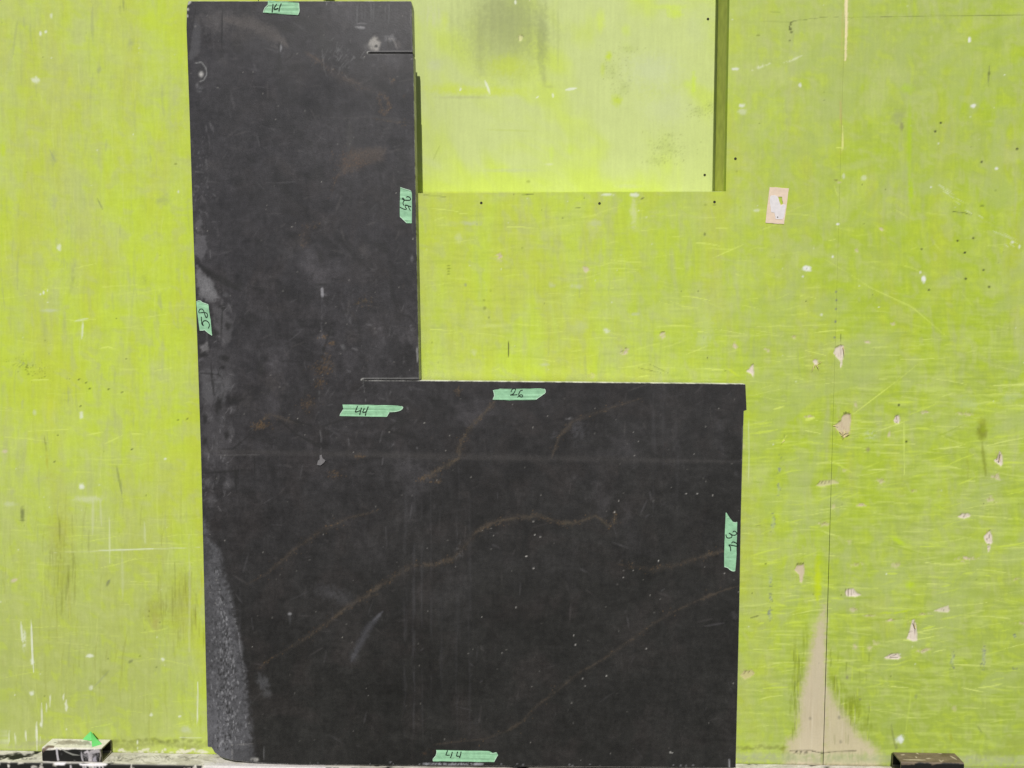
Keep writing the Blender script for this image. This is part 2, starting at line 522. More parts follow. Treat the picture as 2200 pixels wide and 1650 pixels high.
ST([(67, 1332), (70, 1420), (73, 1445)], 2.6, WHITE, .95); B(69, 1422, 5, 9, WHITE, .8, .8, .5); ST([(45, 1335), (48, 1380)], 3, WHITE, .7)
B(281, 1421, 8, 4, DGREY, .7, .7, .4, -30); ST([(200, 1478), (235, 1440)], 3, GREY, .6); B(225, 1445, 12, 14, OLIVE, .3, .9, .5)
for x, ya, yb, wd_, a in ((7, 1540, 1612, 4, .85), (13, 1565, 1612, 2.4, .7), (20, 1568, 1600, 2, .7), (55, 1568, 1592, 2, .9), (78, 1550, 1612, 3, .95), (89, 1510, 1565, 2, .85),
                           (100, 1510, 1530, 1.8, .8), (108, 1490, 1520, 1.8, .9), (137, 1490, 1505, 2.4, .8), (142, 1503, 1528, 4, .8), (32, 1575, 1600, 1.8, .7), (86, 1582, 1602, 1.6, .7),
                           (425, 1465, 1566, 1.6, .9)):
    ST([(x, ya), (x + rnd.uniform(-2, 2), yb)], wd_, lin(226, 226, 204), a, .6, True, .5)
B(88, 1556, 3, 8, WHITE, .9); B(400, 1568, 16, 12, LAV, .3, .9, .5)
for x in range(-30, 470, 14):                                # damp tide line above the ledge
    B(x, 1600 + 5 * math.sin(x * .05), 16, 11, lin(136, 140, 78) if x > 235 else lin(172, 172, 132), .45, .9, .5)
for x in range(250, 440, 16):
    B(x, 1590 + rnd.uniform(-3, 4), 12, 6, lin(112, 114, 56), .5, .9, .5)
for _ in range(46):
    x = rnd.uniform(235, 448)
    B(x, 1617 - abs(rnd.gauss(0, 4)), rnd.uniform(2, 8), rnd.uniform(1.5, 4), lin(220, 214, 196), .8, .5, .5)
B(295, 1595, 2, 6, WHITE, .8); B(296, 1607, 2, 4, WHITE, .8); ST([(385, 1584), (437, 1586)], 1.2, WHITE, .5)

# ---- sheet in the recess
rec = sstep(880, 890, X) * sstep(1552, 1550, X) * sstep(412.5, 411, Y)
rc = lin(199, 208, 138) + (lin(199, 213, 100) - lin(199, 208, 138)) * sstep(0.1, 0.9, 0.26 + 0.5 * nb2 + 0.3 * nb + 0.6 * sstep(330, 400, Y) * sstep(1450, 1000, X))[..., None]
WS.c += (rc * (1 + 0.025 * WS.nv)[..., None] - WS.c) * rec[..., None]
B(1080, 50, 150, 150, lin(168, 175, 112), .7, 1, .2); B(1085, 80, 120, 130, lin(164, 171, 108), .5, 1, .2)
B(1110, 30, 70, 100, lin(150, 156, 106), .5, 1, .2); B(1060, 20, 46, 90, lin(150, 154, 108), .4, 1, .2)
for q in range(50):
    x = rnd.uniform(960, 1200)
    ST([(x, rnd.uniform(-20, 40)), (x, rnd.uniform(80, 190))], rnd.uniform(2, 7), rnd.choice((lin(152, 158, 108), lin(184, 193, 118))), .11, 1)
B(1164, 85, 18, 110, lin(140, 145, 100), .55, 1, .2, 0); B(1169, 165, 10, 35, lin(158, 163, 106), .4, 1, .2); B(1180, 186, 16, 6, lin(162, 167, 108), .4, 1, .2); B(1030, 90, 16, 110, lin(158, 162, 114), .4, 1, .2)
B(1040, 196, 130, 16, lin(200, 214, 62), .6, .9, .4); B(1090, 140, 60, 34, lin(196, 210, 66), .6, .9, .4); B(960, 190, 70, 18, lin(200, 214, 66), .5, .9); B(1000, 209, 80, 5, lin(176, 178, 130), .5, .9)
B(930, 30, 30, 40, lin(200, 202, 160), .6, .9, .4, 0, 'v'); B(935, 140, 26, 20, lin(196, 200, 166), .5, .9); B(955, 45, 14, 30, lin(204, 218, 84), .5, .9)
B(1290, 45, 14, 40, lin(206, 222, 84), .6, .9); B(1450, 28, 24, 14, lin(202, 220, 84), .7, .8, .5); B(1440, 15, 60, 8, lin(202, 220, 90), .6, .9); B(1490, 180, 9, 36, lin(200, 220, 76), .75, .8, .4); B(1478, 180, 18, 14, lin(200, 220, 84), .5, .9)
B(1308, 122, 10, 14, LIME, .85, .8, .4); B(1295, 150, 8, 26, LIME, .5, .9); B(1325, 215, 16, 18, LIME, .75, .8, .5); B(1185, 330, 8, 26, lin(200, 218, 96), .6, .9); B(1225, 322, 9, 16, lin(200, 218, 90), .5, .9); B(1345, 65, 14, 20, lin(202, 220, 88), .5, .9)
B(1400, 150, 90, 60, lin(200, 206, 166), .6, .95); B(1430, 230, 80, 60, lin(200, 206, 160), .55, .95); B(1500, 60, 40, 60, lin(196, 204, 150), .55, .95)
for (cx, cy, sx, sy, n_) in ((1315, 150, 14, 20, 120), (1340, 190, 10, 14, 40), (1355, 105, 18, 8, 30), (1432, 318, 26, 17, 260), (1440, 290, 12, 4, 20), (1500, 240, 15, 9, 110), (1527, 230, 7, 10, 60), (1410, 345, 18, 8, 50)):
    B(cx, cy, sx * 1.6, sy * 1.6, lin(176, 186, 112), .4, 1, .3)
    for _ in range(n_ * 2 // 3):
        B(cx + rnd.gauss(0, sx), cy + rnd.gauss(0, sy), rnd.uniform(.9, 1.9), rnd.uniform(.9, 1.6), lin(124, 134, 64), rnd.uniform(.2, .6), .6, .2)
for pts, wd_ in (([(988, 196), (991, 188)], 3), ([(1041, 172), (1048, 188), (1053, 203)], 3.2), ([(1187, 200), (1189, 210)], 3), ([(1215, 193), (1240, 189)], 4), ([(1107, 0), (1108, 10)], 3), ([(1152, 210), (1158, 207)], 2)):
    ST(pts, wd_, WHITE, .9)
B(1118, 81, 6, 9, lin(212, 210, 150), 1, .4, .3, 0, None, .0012); ST([(1113, 76), (1114, 88)], 1.4, INK, .7); ST([(1118, 74), (1124, 78)], 1.2, INK, .6)
B(1095, 366, 90, 6, lin(190, 196, 156), .5, .9); ST([(945, 312), (930, 345)], 1.8, lin(170, 182, 90), .6); ST([(1040, 278), (1150, 282)], 2.4, lin(186, 198, 96), .5); B(1180, 353, 14, 4, lin(214, 216, 176), .6, .9)
B(1135, 390, 6, 4, OLIVE, .5); B(1350, 400, 40, 8, lin(200, 204, 160), .5, .9)

# ---- middle sheet
for x, y, rx, ry, c_, a in ((1305, 418, 22, 4, WHITE, .75), (1362, 418, 14, 6, WHITE, .9), (1361, 455, 10, 42, lin(212, 216, 160), .6), (1010, 480, 30, 7, lin(192, 196, 150), .7),
                            (1280, 480, 20, 12, lin(196, 200, 150), .6), (985, 510, 10, 16, lin(206, 212, 150), .5), (1240, 615, 20, 8, lin(200, 204, 160), .6), (1185, 612, 10, 8, lin(194, 198, 150), .6),
                            (1303, 711, 9, 8, WHITE, .6), (1250, 700, 22, 18, lin(194, 202, 130), .5), (1060, 700, 40, 6, lin(206, 214, 130), .5), (1018, 757, 10, 10, lin(206, 212, 150), .6),
                            (1170, 783, 12, 5, lin(200, 204, 160), .6), (1365, 675, 18, 5, lin(196, 200, 160), .6), (1520, 700, 20, 40, lin(196, 206, 130), .5), (1510, 730, 18, 26, lin(190, 200, 140), .5)):
    B(x, y, rx, ry, c_, a, .8, .5, 0)
for pts, wd_, a in (([(1093, 728), (1093, 772)], 1.3, .85), ([(1120, 419), (1150, 416)], 1.6, .8), ([(1236, 447), (1250, 446)], 1.6, .7), ([(964, 424), (900, 417)], 1.2, .4), ([(1384, 424), (1377, 428)], 2, .7), ([(1370, 790), (1420, 801)], 1, .5),
                    ([(1395, 782), (1437, 802)], 1, .5), ([(1600, 46), (1700, 46), (1760, 38), (1815, 35)], .9, .5), ([(1650, 26), (1680, 25)], 1, .6), ([(1540, 440), (1530, 440)], 1.6, .5)):
    ST(pts, wd_, INK, a)
for i in range(4):
    B(964, 571 + i * 6, 5, 1.8, lin(140, 150, 50), .9, .5, .2)
B(1040, 645, 4, 3, lin(140, 150, 50), .9); B(1041, 662, 5, 6, lin(150, 158, 72), .9); B(1054, 625, 2, 5, lin(150, 158, 60), .7); B(1000, 612, 4, 5, GREY, .8); B(1514, 503, 3.5, 5, lin(130, 138, 70), .9, .4, .2); B(1516, 440, 4, 2.5, OLIVE, .5)
for x, y, w_, h_ in ((1699, 52, 3, 4), (1698, 62, 4, 5), (1700, 69, 4, 3), (1696, 57, 2, 3), (1701, 47, 4, 2)):
    B(x, y, w_, h_, lin(86, 90, 44), .85, .4, .3)
B(1697, 87, 3, 2, INK, .7); B(1629, 76, 6, 2.2, OLIVE, .7); B(1770, 198, 3, 2, OLIVE, .7)
ST([(1612, 152), (1640, 140), (1658, 135)], 7, lin(220, 222, 186), .8, .8, True, .6, 's'); ST([(1682, 136), (1700, 130), (1724, 119)], 5, lin(220, 222, 186), .7, .8, True, .6, 's')
for x, y, rx, ry, a in ((1580, 148, 10, 4, .7), (1595, 227, 9, 6, .7), (1719, 183, 4, 6, .7), (1595, 240, 14, 8, .3), (1625, 452, 12, 4, .4), (1733, 577, 12, 8, 1), (1725, 594, 3, 3, .7), (1800, 482, 4, 3.5, .9), (1789, 552, 3.5, 4, .8),
                        (1985, 600, 6, 9, 1), (1977, 585, 3, 4, .7), (2083, 86, 4, 9, .9), (2090, 228, 8, 6, .85), (2141, 362, 5, 4, .9), (2000, 402, 3, 2.5, .8), (1856, 382, 8, 8, .35), (1812, 378, 4, 8, .4), (2175, 520, 5, 4, .7), (2190, 530, 3, 6, .7), (1765, 676, 4, 4, .6)):
    B(x, y, rx, ry, lin(232, 230, 226), a, .6, .4)
B(1733, 577, 2, 2, INK, .6)
for _ in range(26):
    u = rnd.random()
    x, y = 2020 + u * 165, 405 + u * 118 + rnd.gauss(0, 7)
    ST([(x - 12, y - 6), (x + rnd.uniform(0, 8), y + 3)], 1.1, WHITE, rnd.uniform(.12, .5))
ST([(2045, 454), (2070, 457), (2088, 462)], 1.3, INK, .7); ST([(2104, 442), (2116, 442)], 1.6, INK, .6)
for x, y in ((2109, 348), (2185, 320), (2091, 512), (2075, 599), (2113, 580), (2125, 616), (1996, 623), (2057, 517), (1980, 535), (2073, 543), (1931, 870), (1947, 949), (2021, 264), (2009, 282)):
    B(x, y, 3.2, 2.8, INK, .9, .4, .3)
B(1930, 250, 20, 24, lin(160, 168, 104), .75, .9, .4); B(1937, 272, 7, 14, lin(140, 140, 92), .7, .8); B(1948, 190, 22, 16, lin(176, 204, 44), .6, .9)
B(1954, 300, 8, 120, lin(172, 198, 30), .75, .9, .3, 0); B(1957, 410, 9, 40, lin(176, 202, 20), .8, .8); B(1935, 490, 40, 30, lin(172, 196, 40), .5, .9)
ST([(2126, 140), (2122, 190)], 2, DGREY, .7); B(2125, 158, 4, 6, lin(110, 118, 60), .8); B(2140, 90, 30, 30, lin(160, 176, 84), .5, .9)
ST([(1828, 39), (1900, 36), (2000, 33.5), (2220, 33)], .8, INK, .35)
# seam edges, broken lip
PO([(1813, -100), (1822, -100), (1821, 60), (1818, 130), (1815, 130), (1815, 40)], lin(238, 220, 176), 1, 2, 1.5)
ST([(1811, 20), (1808, 130), (1806, 260), (1804, 330)], 3.5, lin(190, 172, 104), .7, .9, False, .6, 'v'); ST([(1811, 270), (1810, 330)], 1.8, lin(232, 226, 150), .9)
B(1796, 387, 7, 2.2, lin(110, 90, 50), .8); B(1803, 392, 6, 2, WOOD, .7); ST([(1795, 317), (1812, 318)], 2, YB, .9)
for x, y in ((1796, 627), (1797, 645), (1796, 664), (1795, 691), (1793, 725)):
    B(x, y, 3, 3.5, lin(120, 120, 120), .8, .5, .4)
ST([(1806, 712), (1806, 740)], 1, INK, .8)
# splash columns of grey specks
for x, ya, yb, n_ in ((1678, 975, 990, 5), (1675, 1002, 1016, 8), (1673, 1030, 1070, 8), (1661, 1100, 1145, 12), (1656, 1230, 1260, 8), (1656, 1275, 1295, 20), (1654, 1305, 1335, 20), (2046, 1398, 1438, 14), (2114, 1383, 1440, 30), (2180, 1362, 1372, 8), (2180, 1432, 1440, 6)):
    for _ in range(n_):
        B(x + rnd.gauss(0, 2.6), rnd.uniform(ya, yb), rnd.uniform(1.3, 3), rnd.uniform(1.3, 3.2), lin(108, 112, 102), rnd.uniform(.3, .8), .6, .3)
    if n_ > 6:
        B(x, (ya + yb) / 2, 6, (yb - ya) / 2, lin(180, 186, 168), .35, .8, .5)
ST([(1612, 1328), (1632, 1322)], 1.8, INK, .7); B(1645, 1211, 3, 2, INK, .7); B(1630, 1129, 7, 1.2, INK, .5); ST([(1609, 888), (1609, 1050)], 1.4, lin(214, 222, 170), .6)
B(1870, 935, 26, 22, lin(196, 204, 176), .55, .9, .5, 0, 's'); B(1865, 966, 7, 8, lin(150, 146, 100), .8, .8); ST([(1942, 890), (1943, 1020)], 1.8, lin(206, 220, 110), .7)
# dark ring stain and its runs
B(2110, 928, 17, 28, lin(128, 134, 40), .8, .8, .3); B(2112, 922, 9, 12, lin(150, 166, 40), .8, .8); B(2110, 905, 14, 12, lin(150, 156, 50), .5, .9)
ST([(2110, 950), (2118, 1022)], 6, lin(132, 140, 42), .65, .9, True, .5); ST([(2078, 970), (2080, 1030)], 6, lin(150, 156, 60), .5, .9, True, .5, 's'); B(2080, 868, 34, 22, lin(186, 198, 140), .5, .9, .5, 20); B(2170, 855, 40, 14, lin(186, 198, 140), .45, .9, .5, -15)
B(2100, 922, 2, 1.6, INK, .8)
# bright paint by the lower seam
B(1757, 1250, 12, 70, lin(196, 212, 20), .8, .8, .4, 0); B(1762, 1195, 12, 26, lin(180, 202, 20), .6, .9); B(1930, 1163, 26, 8, lin(190, 216, 40), .7, .8, .4, 35); B(1955, 1257, 14, 12, lin(186, 210, 30), .7, .8); B(1840, 1240, 18, 6, lin(180, 200, 40), .5, .9, .4, 20)
for x in range(1900, 1960, 12):
    B(x, 1315 + rnd.uniform(-4, 4), 12, 3, lin(190, 210, 40), .6, .7, .5, -8)
# ---- bare wood where the paint is rubbed off above the ledge
for x, y, rx, ry, a in ((1712, 1440, 22, 110, .55), (1705, 1540, 22, 80, .6), (1730, 1380, 14, 60, .5), (1830, 1520, 42, 50, .7), (1800, 1480, 24, 26, .6), (1860, 1560, 30, 30, .5), (1790, 1460, 16, 26, .6)):
    B(x, y, rx, ry, lin(132, 144, 34), a, .9, .3, 0, 'v')
PO([(1774, 1300), (1772, 1335), (1770, 1700), (1680, 1700), (1692, 1590), (1716, 1578), (1718, 1500), (1733, 1440), (1752, 1345)], lin(202, 186, 160), .9, 26, 8)
PO([(1773, 1330), (1771, 1700), (1700, 1700), (1724, 1560), (1728, 1500), (1742, 1440), (1758, 1370)], lin(202, 187, 162), .9, 16, 7)
PO([(1769, 1475), (1782, 1480), (1796, 1512), (1818, 1540), (1846, 1580), (1884, 1610), (1900, 1700), (1768, 1700)], lin(202, 186, 160), .9, 30, 8)
for q in range(70):
    x = rnd.uniform(1700, 1850)
    y = rnd.uniform(1440, 1600)
    if abs(x - 1772) < (y - 1380) * .45:
        ST([(x, y - 30), (x + rnd.uniform(-1, 1), y + 30)], rnd.uniform(.8, 2.2), rnd.choice((lin(190, 172, 144), lin(216, 203, 182), lin(186, 176, 140))), .3, .9)
B(1745, 1540, 26, 60, lin(190, 172, 142), .4, .9, .3, 0, 'v')
for x, y, r_ in ((1741, 1543, 6), (1803, 1541, 6), (1806, 1593, 6), (1760, 1425, 3), (1848, 1502, 4), (1820, 1455, 6), (1876, 1595, 2.5)):
    B(x, y, r_ * .7, r_, lin(128, 122, 106), .65, .8, .4)
for _ in range(60):
    x = rnd.choice((rnd.uniform(1700, 1722), rnd.uniform(1785, 1870)))
    y = rnd.uniform(1400, 1590)
    ST([(x, y - 14), (x + rnd.uniform(-1, 1), y + 14)], 1.3, rnd.choice((lin(96, 104, 28), lin(196, 212, 60), lin(120, 126, 40))), .45)
# foot of the wall, grimy band
for x in range(1575, 2240, 18):
    B(x, 1622 + (x - 1600) * .012, 18, 10, lin(170, 176, 130), .5, .9, .5)
for x in range(1580, 1680, 9):
    B(x, 1606 + rnd.uniform(-3, 3), 9, 6, lin(128, 132, 66), .55, .9, .5)
B(1683, 1610, 7, 14, lin(130, 134, 40), .6, .9); B(2140, 1620, 60, 14, lin(140, 148, 84), .5, .9); B(2180, 1600, 40, 30, lin(150, 158, 76), .4, .9)
for x in range(1590, 2240, 22):
    B(x, 1630 + (x - 1600) * .012, 26, 13, lin(162, 166, 130), .5, .9, .6)
for q in range(40):
    x = rnd.uniform(1590, 2220)
    ST([(x, rnd.uniform(1606, 1625)), (x, rnd.uniform(1630, 1645))], rnd.uniform(2, 6), rnd.choice((lin(142, 148, 96), lin(182, 186, 140), lin(168, 176, 110))), .35, 1)
ST([(1697, 1613), (1740, 1612), (1766, 1618), (1800, 1614), (1840, 1613)], 1.3, lin(70, 64, 48), .85, .5, False, .6)
for _ in range(12):
    B(1705 + rnd.uniform(0, 34), 1617 + rnd.gauss(0, 2), 3, 1.6, INK, .8, .5, .4)
for x in range(1590, 2230, 14):
    B(x, 1641 + (x - 1600) * .012, 12, 4, lin(130, 126, 96), .4, .9, .5)
B(1934, 1588, 12, 11, lin(222, 226, 222), .95, .7, .5); B(1926, 1605, 6, 10, lin(120, 126, 80), .6, .9); ST([(1914, 1555), (1924, 1610)], 3, lin(126, 132, 78), .7, .9)
ST([(1920, 1530), (1990, 1525)], 1.6, lin(140, 150, 60), .5); ST([(2100, 1560), (2110, 1575)], 2, DGREY, .6); B(2047, 1580, 12, 20, lin(150, 150, 40), .5, .9, .4, 0, 'v'); B(1968, 1497, 5, 9, lin(140, 150, 96), .6, .8)
ST([(1960, 1470), (1945, 1580)], 3, lin(190, 206, 90), .5, .9); B(2050, 1522, 8, 10, WOOD, .4, .9)

# ---- torn plywood: each chip is a shallow hollow with a dark broken lip
def chip(pts, lips=(), fibres=4, a=1.0, depth=0.0015, col=None):
    P = np.array(pts, float)
    PO(P + np.array([0, 0.8]), WOODL if col is None else col, a, 2.2, 1.6, None, depth)
    (xa, ya), (xb, yb) = P.min(0), P.max(0)
    for _ in range(fibres):
        x = rnd.uniform(xa + 2, xb - 1)
        yy = rnd.uniform(ya + (yb - ya) * .25, yb)
        ST([(x, yy - (yb - ya) * .3), (x + rnd.uniform(-1, 1), yy)], 0.9, lin(178, 142, 128), .4)
    for l in lips:
        ST(l, 1.2, lin(84, 66, 48), .7, .6, True, .4)


def small_chip(x, y, rx, ry, ang=0, a=.9, dark=True):
    B(x, y, rx, ry, WOOD if rnd.random() < .6 else lin(204, 198, 146), a, .8, 1.1, ang, None, .0008)
    if dark:
        for _ in range(3):
            ST([(x + rnd.uniform(-.7, .7) * rx, y - ry * .8), (x + rnd.uniform(-.7, .7) * rx, y + ry * .4)], .8, lin(140, 108, 86), .4)


chip([(1790, 758), (1795, 748), (1806, 741), (1812, 742), (1814, 752), (1811, 768), (1807, 770), (1806, 776), (1797, 765)], [[(1793, 747), (1800, 743), (1805, 741)], [(1806, 738), (1808, 744)], [(1807, 740), (1807, 768)], [(1805, 767), (1809, 769)]], 4)
chip([(1806, 768), (1811, 768), (1809, 782), (1806, 790)], [], 1)
chip([(1746, 775), (1752, 771), (1757, 774), (1756, 783), (1750, 783)], [[(1753, 784), (1748, 790), (1744, 797)], [(1754, 784), (1759, 794)], [(1756, 783), (1764, 778)]], 2)
chip([(1793, 914), (1800, 908), (1807, 904), (1810, 894), (1815, 889), (1828, 889), (1829, 905), (1826, 925), (1822, 932), (1812, 938), (1803, 928)],
     [[(1811, 892), (1814, 889), (1820, 888), (1828, 890)], [(1800, 906), (1807, 903)], [(1809, 935), (1811, 946)], [(1812, 940), (1825, 932)]], 9, 1, .002, lin(208, 190, 160))
for q in range(6):
    ST([(1812 + q * 2, 889 + rnd.uniform(-1, 1)), (1813 + q * 2, 885)], 1, lin(60, 48, 30), .8)
for q in range(5):
    ST([(1806 + q * 4, 925 + rnd.uniform(-3, 3)), (1811 + q * 3, 936 + rnd.uniform(-2, 4))], 1.3, rnd.choice((lin(230, 226, 150), lin(90, 80, 44))), .8)
chip([(1602, 797), (1610, 791), (1618, 782), (1620, 800), (1619, 811), (1613, 801)], [[(1613, 785), (1619, 781)]], 1)
chip([(1137+0, 0), (1138, 1), (1137, 1)], [], 0)
chip([(1706, 1224), (1713, 1214), (1727, 1212), (1729, 1226), (1723, 1252), (1719, 1250), (1717, 1234)], [[(1710, 1215), (1716, 1211), (1727, 1211)]], 2, 1, .0015, lin(208, 190, 162))
for q in range(6):
    ST([(1712 + q * 2.6, 1213), (1713 + q * 2.6, 1208)], .9, lin(80, 60, 40), .7)
chip([(1959, 1332), (1964, 1330), (1969, 1345), (1971, 1375), (1962, 1377), (1948, 1372), (1955, 1355)], [[(1960, 1333), (1967, 1355)], [(1964, 1335), (1968, 1360)], [(1950, 1360), (1962, 1356)], [(1965, 1352), (1967, 1362)]], 5)
chip([(2114, 1152), (2120, 1146), (2127, 1138), (2131, 1150), (2133, 1165), (2128, 1170), (2118, 1165)], [[(2124, 1140), (2128, 1138)], [(2127, 1145), (2125, 1160)], [(2122, 1169), (2128, 1168)], [(2119, 1157), (2123, 1160)]], 4)
chip([(2122, 1171), (2128, 1172), (2126, 1184), (2123, 1187)], [[(2123, 1176), (2127, 1177)]], 1)
chip([(2135, 988), (2143, 983), (2147, 967), (2153, 978), (2155, 995), (2151, 1001), (2143, 995)], [[(2144, 975), (2142, 990)], [(2148, 968), (2146, 990)], [(2150, 976), (2149, 996)], [(2141, 991), (2150, 992)]], 5)
chip([(1920, 902), (1925, 892), (1931, 891), (1934, 902), (1931, 909), (1923, 908)], [[(1921, 896), (1930, 891)], [(1926, 893), (1928, 906)], [(1922, 905), (1930, 909)]], 2)
chip([(1815, 1272), (1820, 1265), (1834, 1264), (1842, 1274), (1850, 1277), (1838, 1281), (1820, 1281)], [[(1817, 1264), (1817, 1280)], [(1823, 1264), (1823, 1281)], [(1829, 1265), (1829, 1280)], [(1834, 1267), (1836, 1278)]], 4)
chip([(1900, 1412), (1912, 1405), (1930, 1403), (1936, 1412), (1930, 1416), (1905, 1415)], [[(1906, 1411), (1918, 1404)], [(1912, 1412), (1928, 1406)], [(1905, 1414), (1930, 1413)]], 3)
chip([(1752, 1043), (1765, 1032), (1790, 1030), (1802, 1037), (1785, 1040), (1765, 1045)], [[(1756, 1041), (1762, 1034)], [(1764, 1041), (1768, 1033)], [(1772, 1040), (1775, 1033)], [(1780, 1039), (1783, 1031)]], 6, .85, .001, lin(204, 196, 150))
chip([(1590, 1450), (1598, 1442), (1615, 1438), (1622, 1446), (1612, 1455), (1600, 1459)], [[(1597, 1450), (1604, 1440)], [(1606, 1448), (1612, 1440)]], 4, .85, .001, lin(204, 192, 140))
chip([(2006, 1312), (2022, 1305), (2037, 1300), (2041, 1310), (2036, 1316), (2018, 1314)], [[(2026, 1308), (2030, 1315)]], 4, .75, .001)
chip([(2056, 1110), (2066, 1103), (2080, 1102), (2086, 1108), (2072, 1114)], [[(2062, 1108), (2068, 1103)], [(2070, 1112), (2075, 1104)]], 3, .9)
for a_ in ((1073, 552, 9, 8), (1259, 578, 8, 6), (1342, 756, 10, 8), (1272, 808, 13, 6), (1424, 721, 7, 9), (1580, 742, 7, 8), (1705, 724, 9, 4), (1864, 735, 7, 4), (1893, 491, 7, 5), (1840, 538, 5, 8), (1919, 697, 8, 6), (1893, 1034, 11, 7), (2141, 1025, 11, 8),
           (1836, 1310, 12, 6), (1770, 1126, 14, 7), (1821, 1163, 8, 7), (1925, 1213, 12, 8), (1840, 1213, 14, 6), (2076, 1201, 22, 6), (1790, 1090, 8, 7), (2182, 1245, 9, 4), (1597, 958, 5, 8), (1880, 1382, 8, 8), (1870, 1393, 8, 6), (1837, 1393, 6, 8), (1985, 1398, 20, 5), (2130, 1074, 14, 8),
           (1838, 870, 5, 7), (1740, 896, 12, 4), (1815, 1010, 8, 4), (1910, 934, 4, 8), (1648, 752, 8, 4), (1555, 790, 0.1, .1), (2195, 1340, 14, 5), (1850, 1085, 10, 4), (1870, 1323, 14, 3), (1915, 1333, 14, 4), (1980, 1320, 18, 3), (2075, 890, 22, 5), (1990, 885, 10, 5), (1960, 1055, 10, 6)):
    small_chip(a_[0], a_[1], a_[2], a_[3], rnd.uniform(-10, 10), rnd.uniform(.45, .9), a_[2] > 8)
ST([(1330, 757), (1342, 752)], 1.2, INK, .5); ST([(1342, 749), (1348, 746)], 1.6, lin(70, 56, 40), .8); ST([(1418, 714), (1428, 712)], 1.4, lin(90, 70, 50), .6)
B(1740, 900, 14, 4, YB, .8, .5, .5, -14); ST([(1680, 950), (1690, 935)], 1.6, YB, .9); ST([(1684, 945), (1686, 930)], 1.2, INK, .7); ST([(1660, 880), (1685, 873)], 2.2, YB, .9); ST([(1560, 790), (1590, 810)], 3, LIME, .7); ST([(2085, 850), (2200, 842)], 1.2, YB, .5)
ST([(1830, 892), (1925, 820)], 1.6, YB, .75); ST([(1925, 820), (1975, 780)], 1.2, YB, .4); ST([(1830, 592), (1870, 618), (1960, 660), (2030, 720)], 1.8, YB, .6)

# overall hue of the paint
WALL_GAIN = np.array([0.962, 1.0, 0.97])

# =================================================================== THE WALL
WT = 0.018                                            # plywood
REC = 0.108                                           # depth of the recess
seam_x = float(at(1792, 825)[0])
cut_x = float(at(1563.5, 200)[0])
cut_z = float(at(1200, 413.2)[2])
cut_l = float(at(700, 300)[0])
join_z = float(at(2000, 34.5)[2])
hid_x = seam_x - 1.219
foot_z = float(at(1300, 1637)[2])
TOP, LFT, RGT = ZF + 1.15, -1.75, 1.75


def axis(a, b, fine_a, fine_b, step, coarse=0.03):
    fa, fb = max(a, fine_a), min(b, fine_b)
    parts = []
    if fa - a > 1e-4:
        parts.append(np.linspace(a, fa, max(2, int((fa - a) / coarse) + 2))[:-1])
    parts.append(np.linspace(fa, fb, max(2, int((fb - fa) / step) + 2)))
    if b - fb > 1e-4:
        parts.append(np.linspace(fb, b, max(2, int((b - fb) / coarse) + 2))[1:])
    return np.concatenate(parts)


def rim(quads, V3):
    """outer edges of a quad grid, in the order of their face"""
    e = np.concatenate([quads[:, [0, 1]], quads[:, [1, 2]], quads[:, [2, 3]], quads[:, [3, 0]]])
    k = np.sort(e, 1)
    key = k[:, 0].astype(np.int64) * (len(V3) + 1) + k[:, 1]
    _, idx, cnt = np.unique(key, return_index=True, return_counts=True)
    return e[idx[cnt == 1]]


STEP_W = 0.0022
fx0, fx1 = float(at(-20, 825)[0]), float(at(2225, 825)[0])
fz0, fz1 = float(at(1100, 1660)[2]), float(at(1100, -15)[2])


def panel(name, xs, zs, y0, keep=None, thick=WT, seam_side=0):
    nx, nz = len(xs), len(zs)
    gx, gz = np.meshgrid(xs, zs)
    P = np.stack([gx.ravel(), np.full(gx.size, y0), gz.ravel()], 1)
    px, py = to_px(P)
    c, d = WS.sample(px, py)
    P[:, 1] += d
    op = 0.00065 * sstep(740, 1450, py) + 0.00016
    P[:, 0] += np.where(np.abs(P[:, 0] - seam_x) < 1e-6, op * seam_side, 0)
    i = (np.arange(nz - 1)[:, None] * nx + np.arange(nx - 1)[None, :])
    q = np.stack([i, i + 1, i + 1 + nx, i + nx], -1).reshape(-1, 4)
    if keep is not None:
        cx = (gx[:-1, :-1] + gx[1:, 1:]).ravel() / 2
        cz = (gz[:-1, :-1] + gz[1:, 1:]).ravel() / 2
        q = q[keep(cx, cz)]
    e = rim(q, P)
    n = len(P)
    a, b = P[e[:, 0]].copy(), P[e[:, 1]].copy()
    ab, bb = a.copy(), b.copy()
    ab[:, 1] = y0 + thick
    bb[:, 1] = y0 + thick
    m = len(e)
    side = np.concatenate([b, a, ab, bb])
    sq = np.stack([np.arange(m) + n, np.arange(m) + n + m, np.arange(m) + n + 2 * m, np.arange(m) + n + 3 * m], 1)
    sc = np.concatenate([c[e[:, 1]], c[e[:, 0]], c[e[:, 0]], c[e[:, 1]]])
    me = quads_mesh(name, np.concatenate([P, side]), np.concatenate([q, sq]), np.concatenate([c, sc]) * WALL_GAIN)
    return link(name, me, M_WALL, wall)


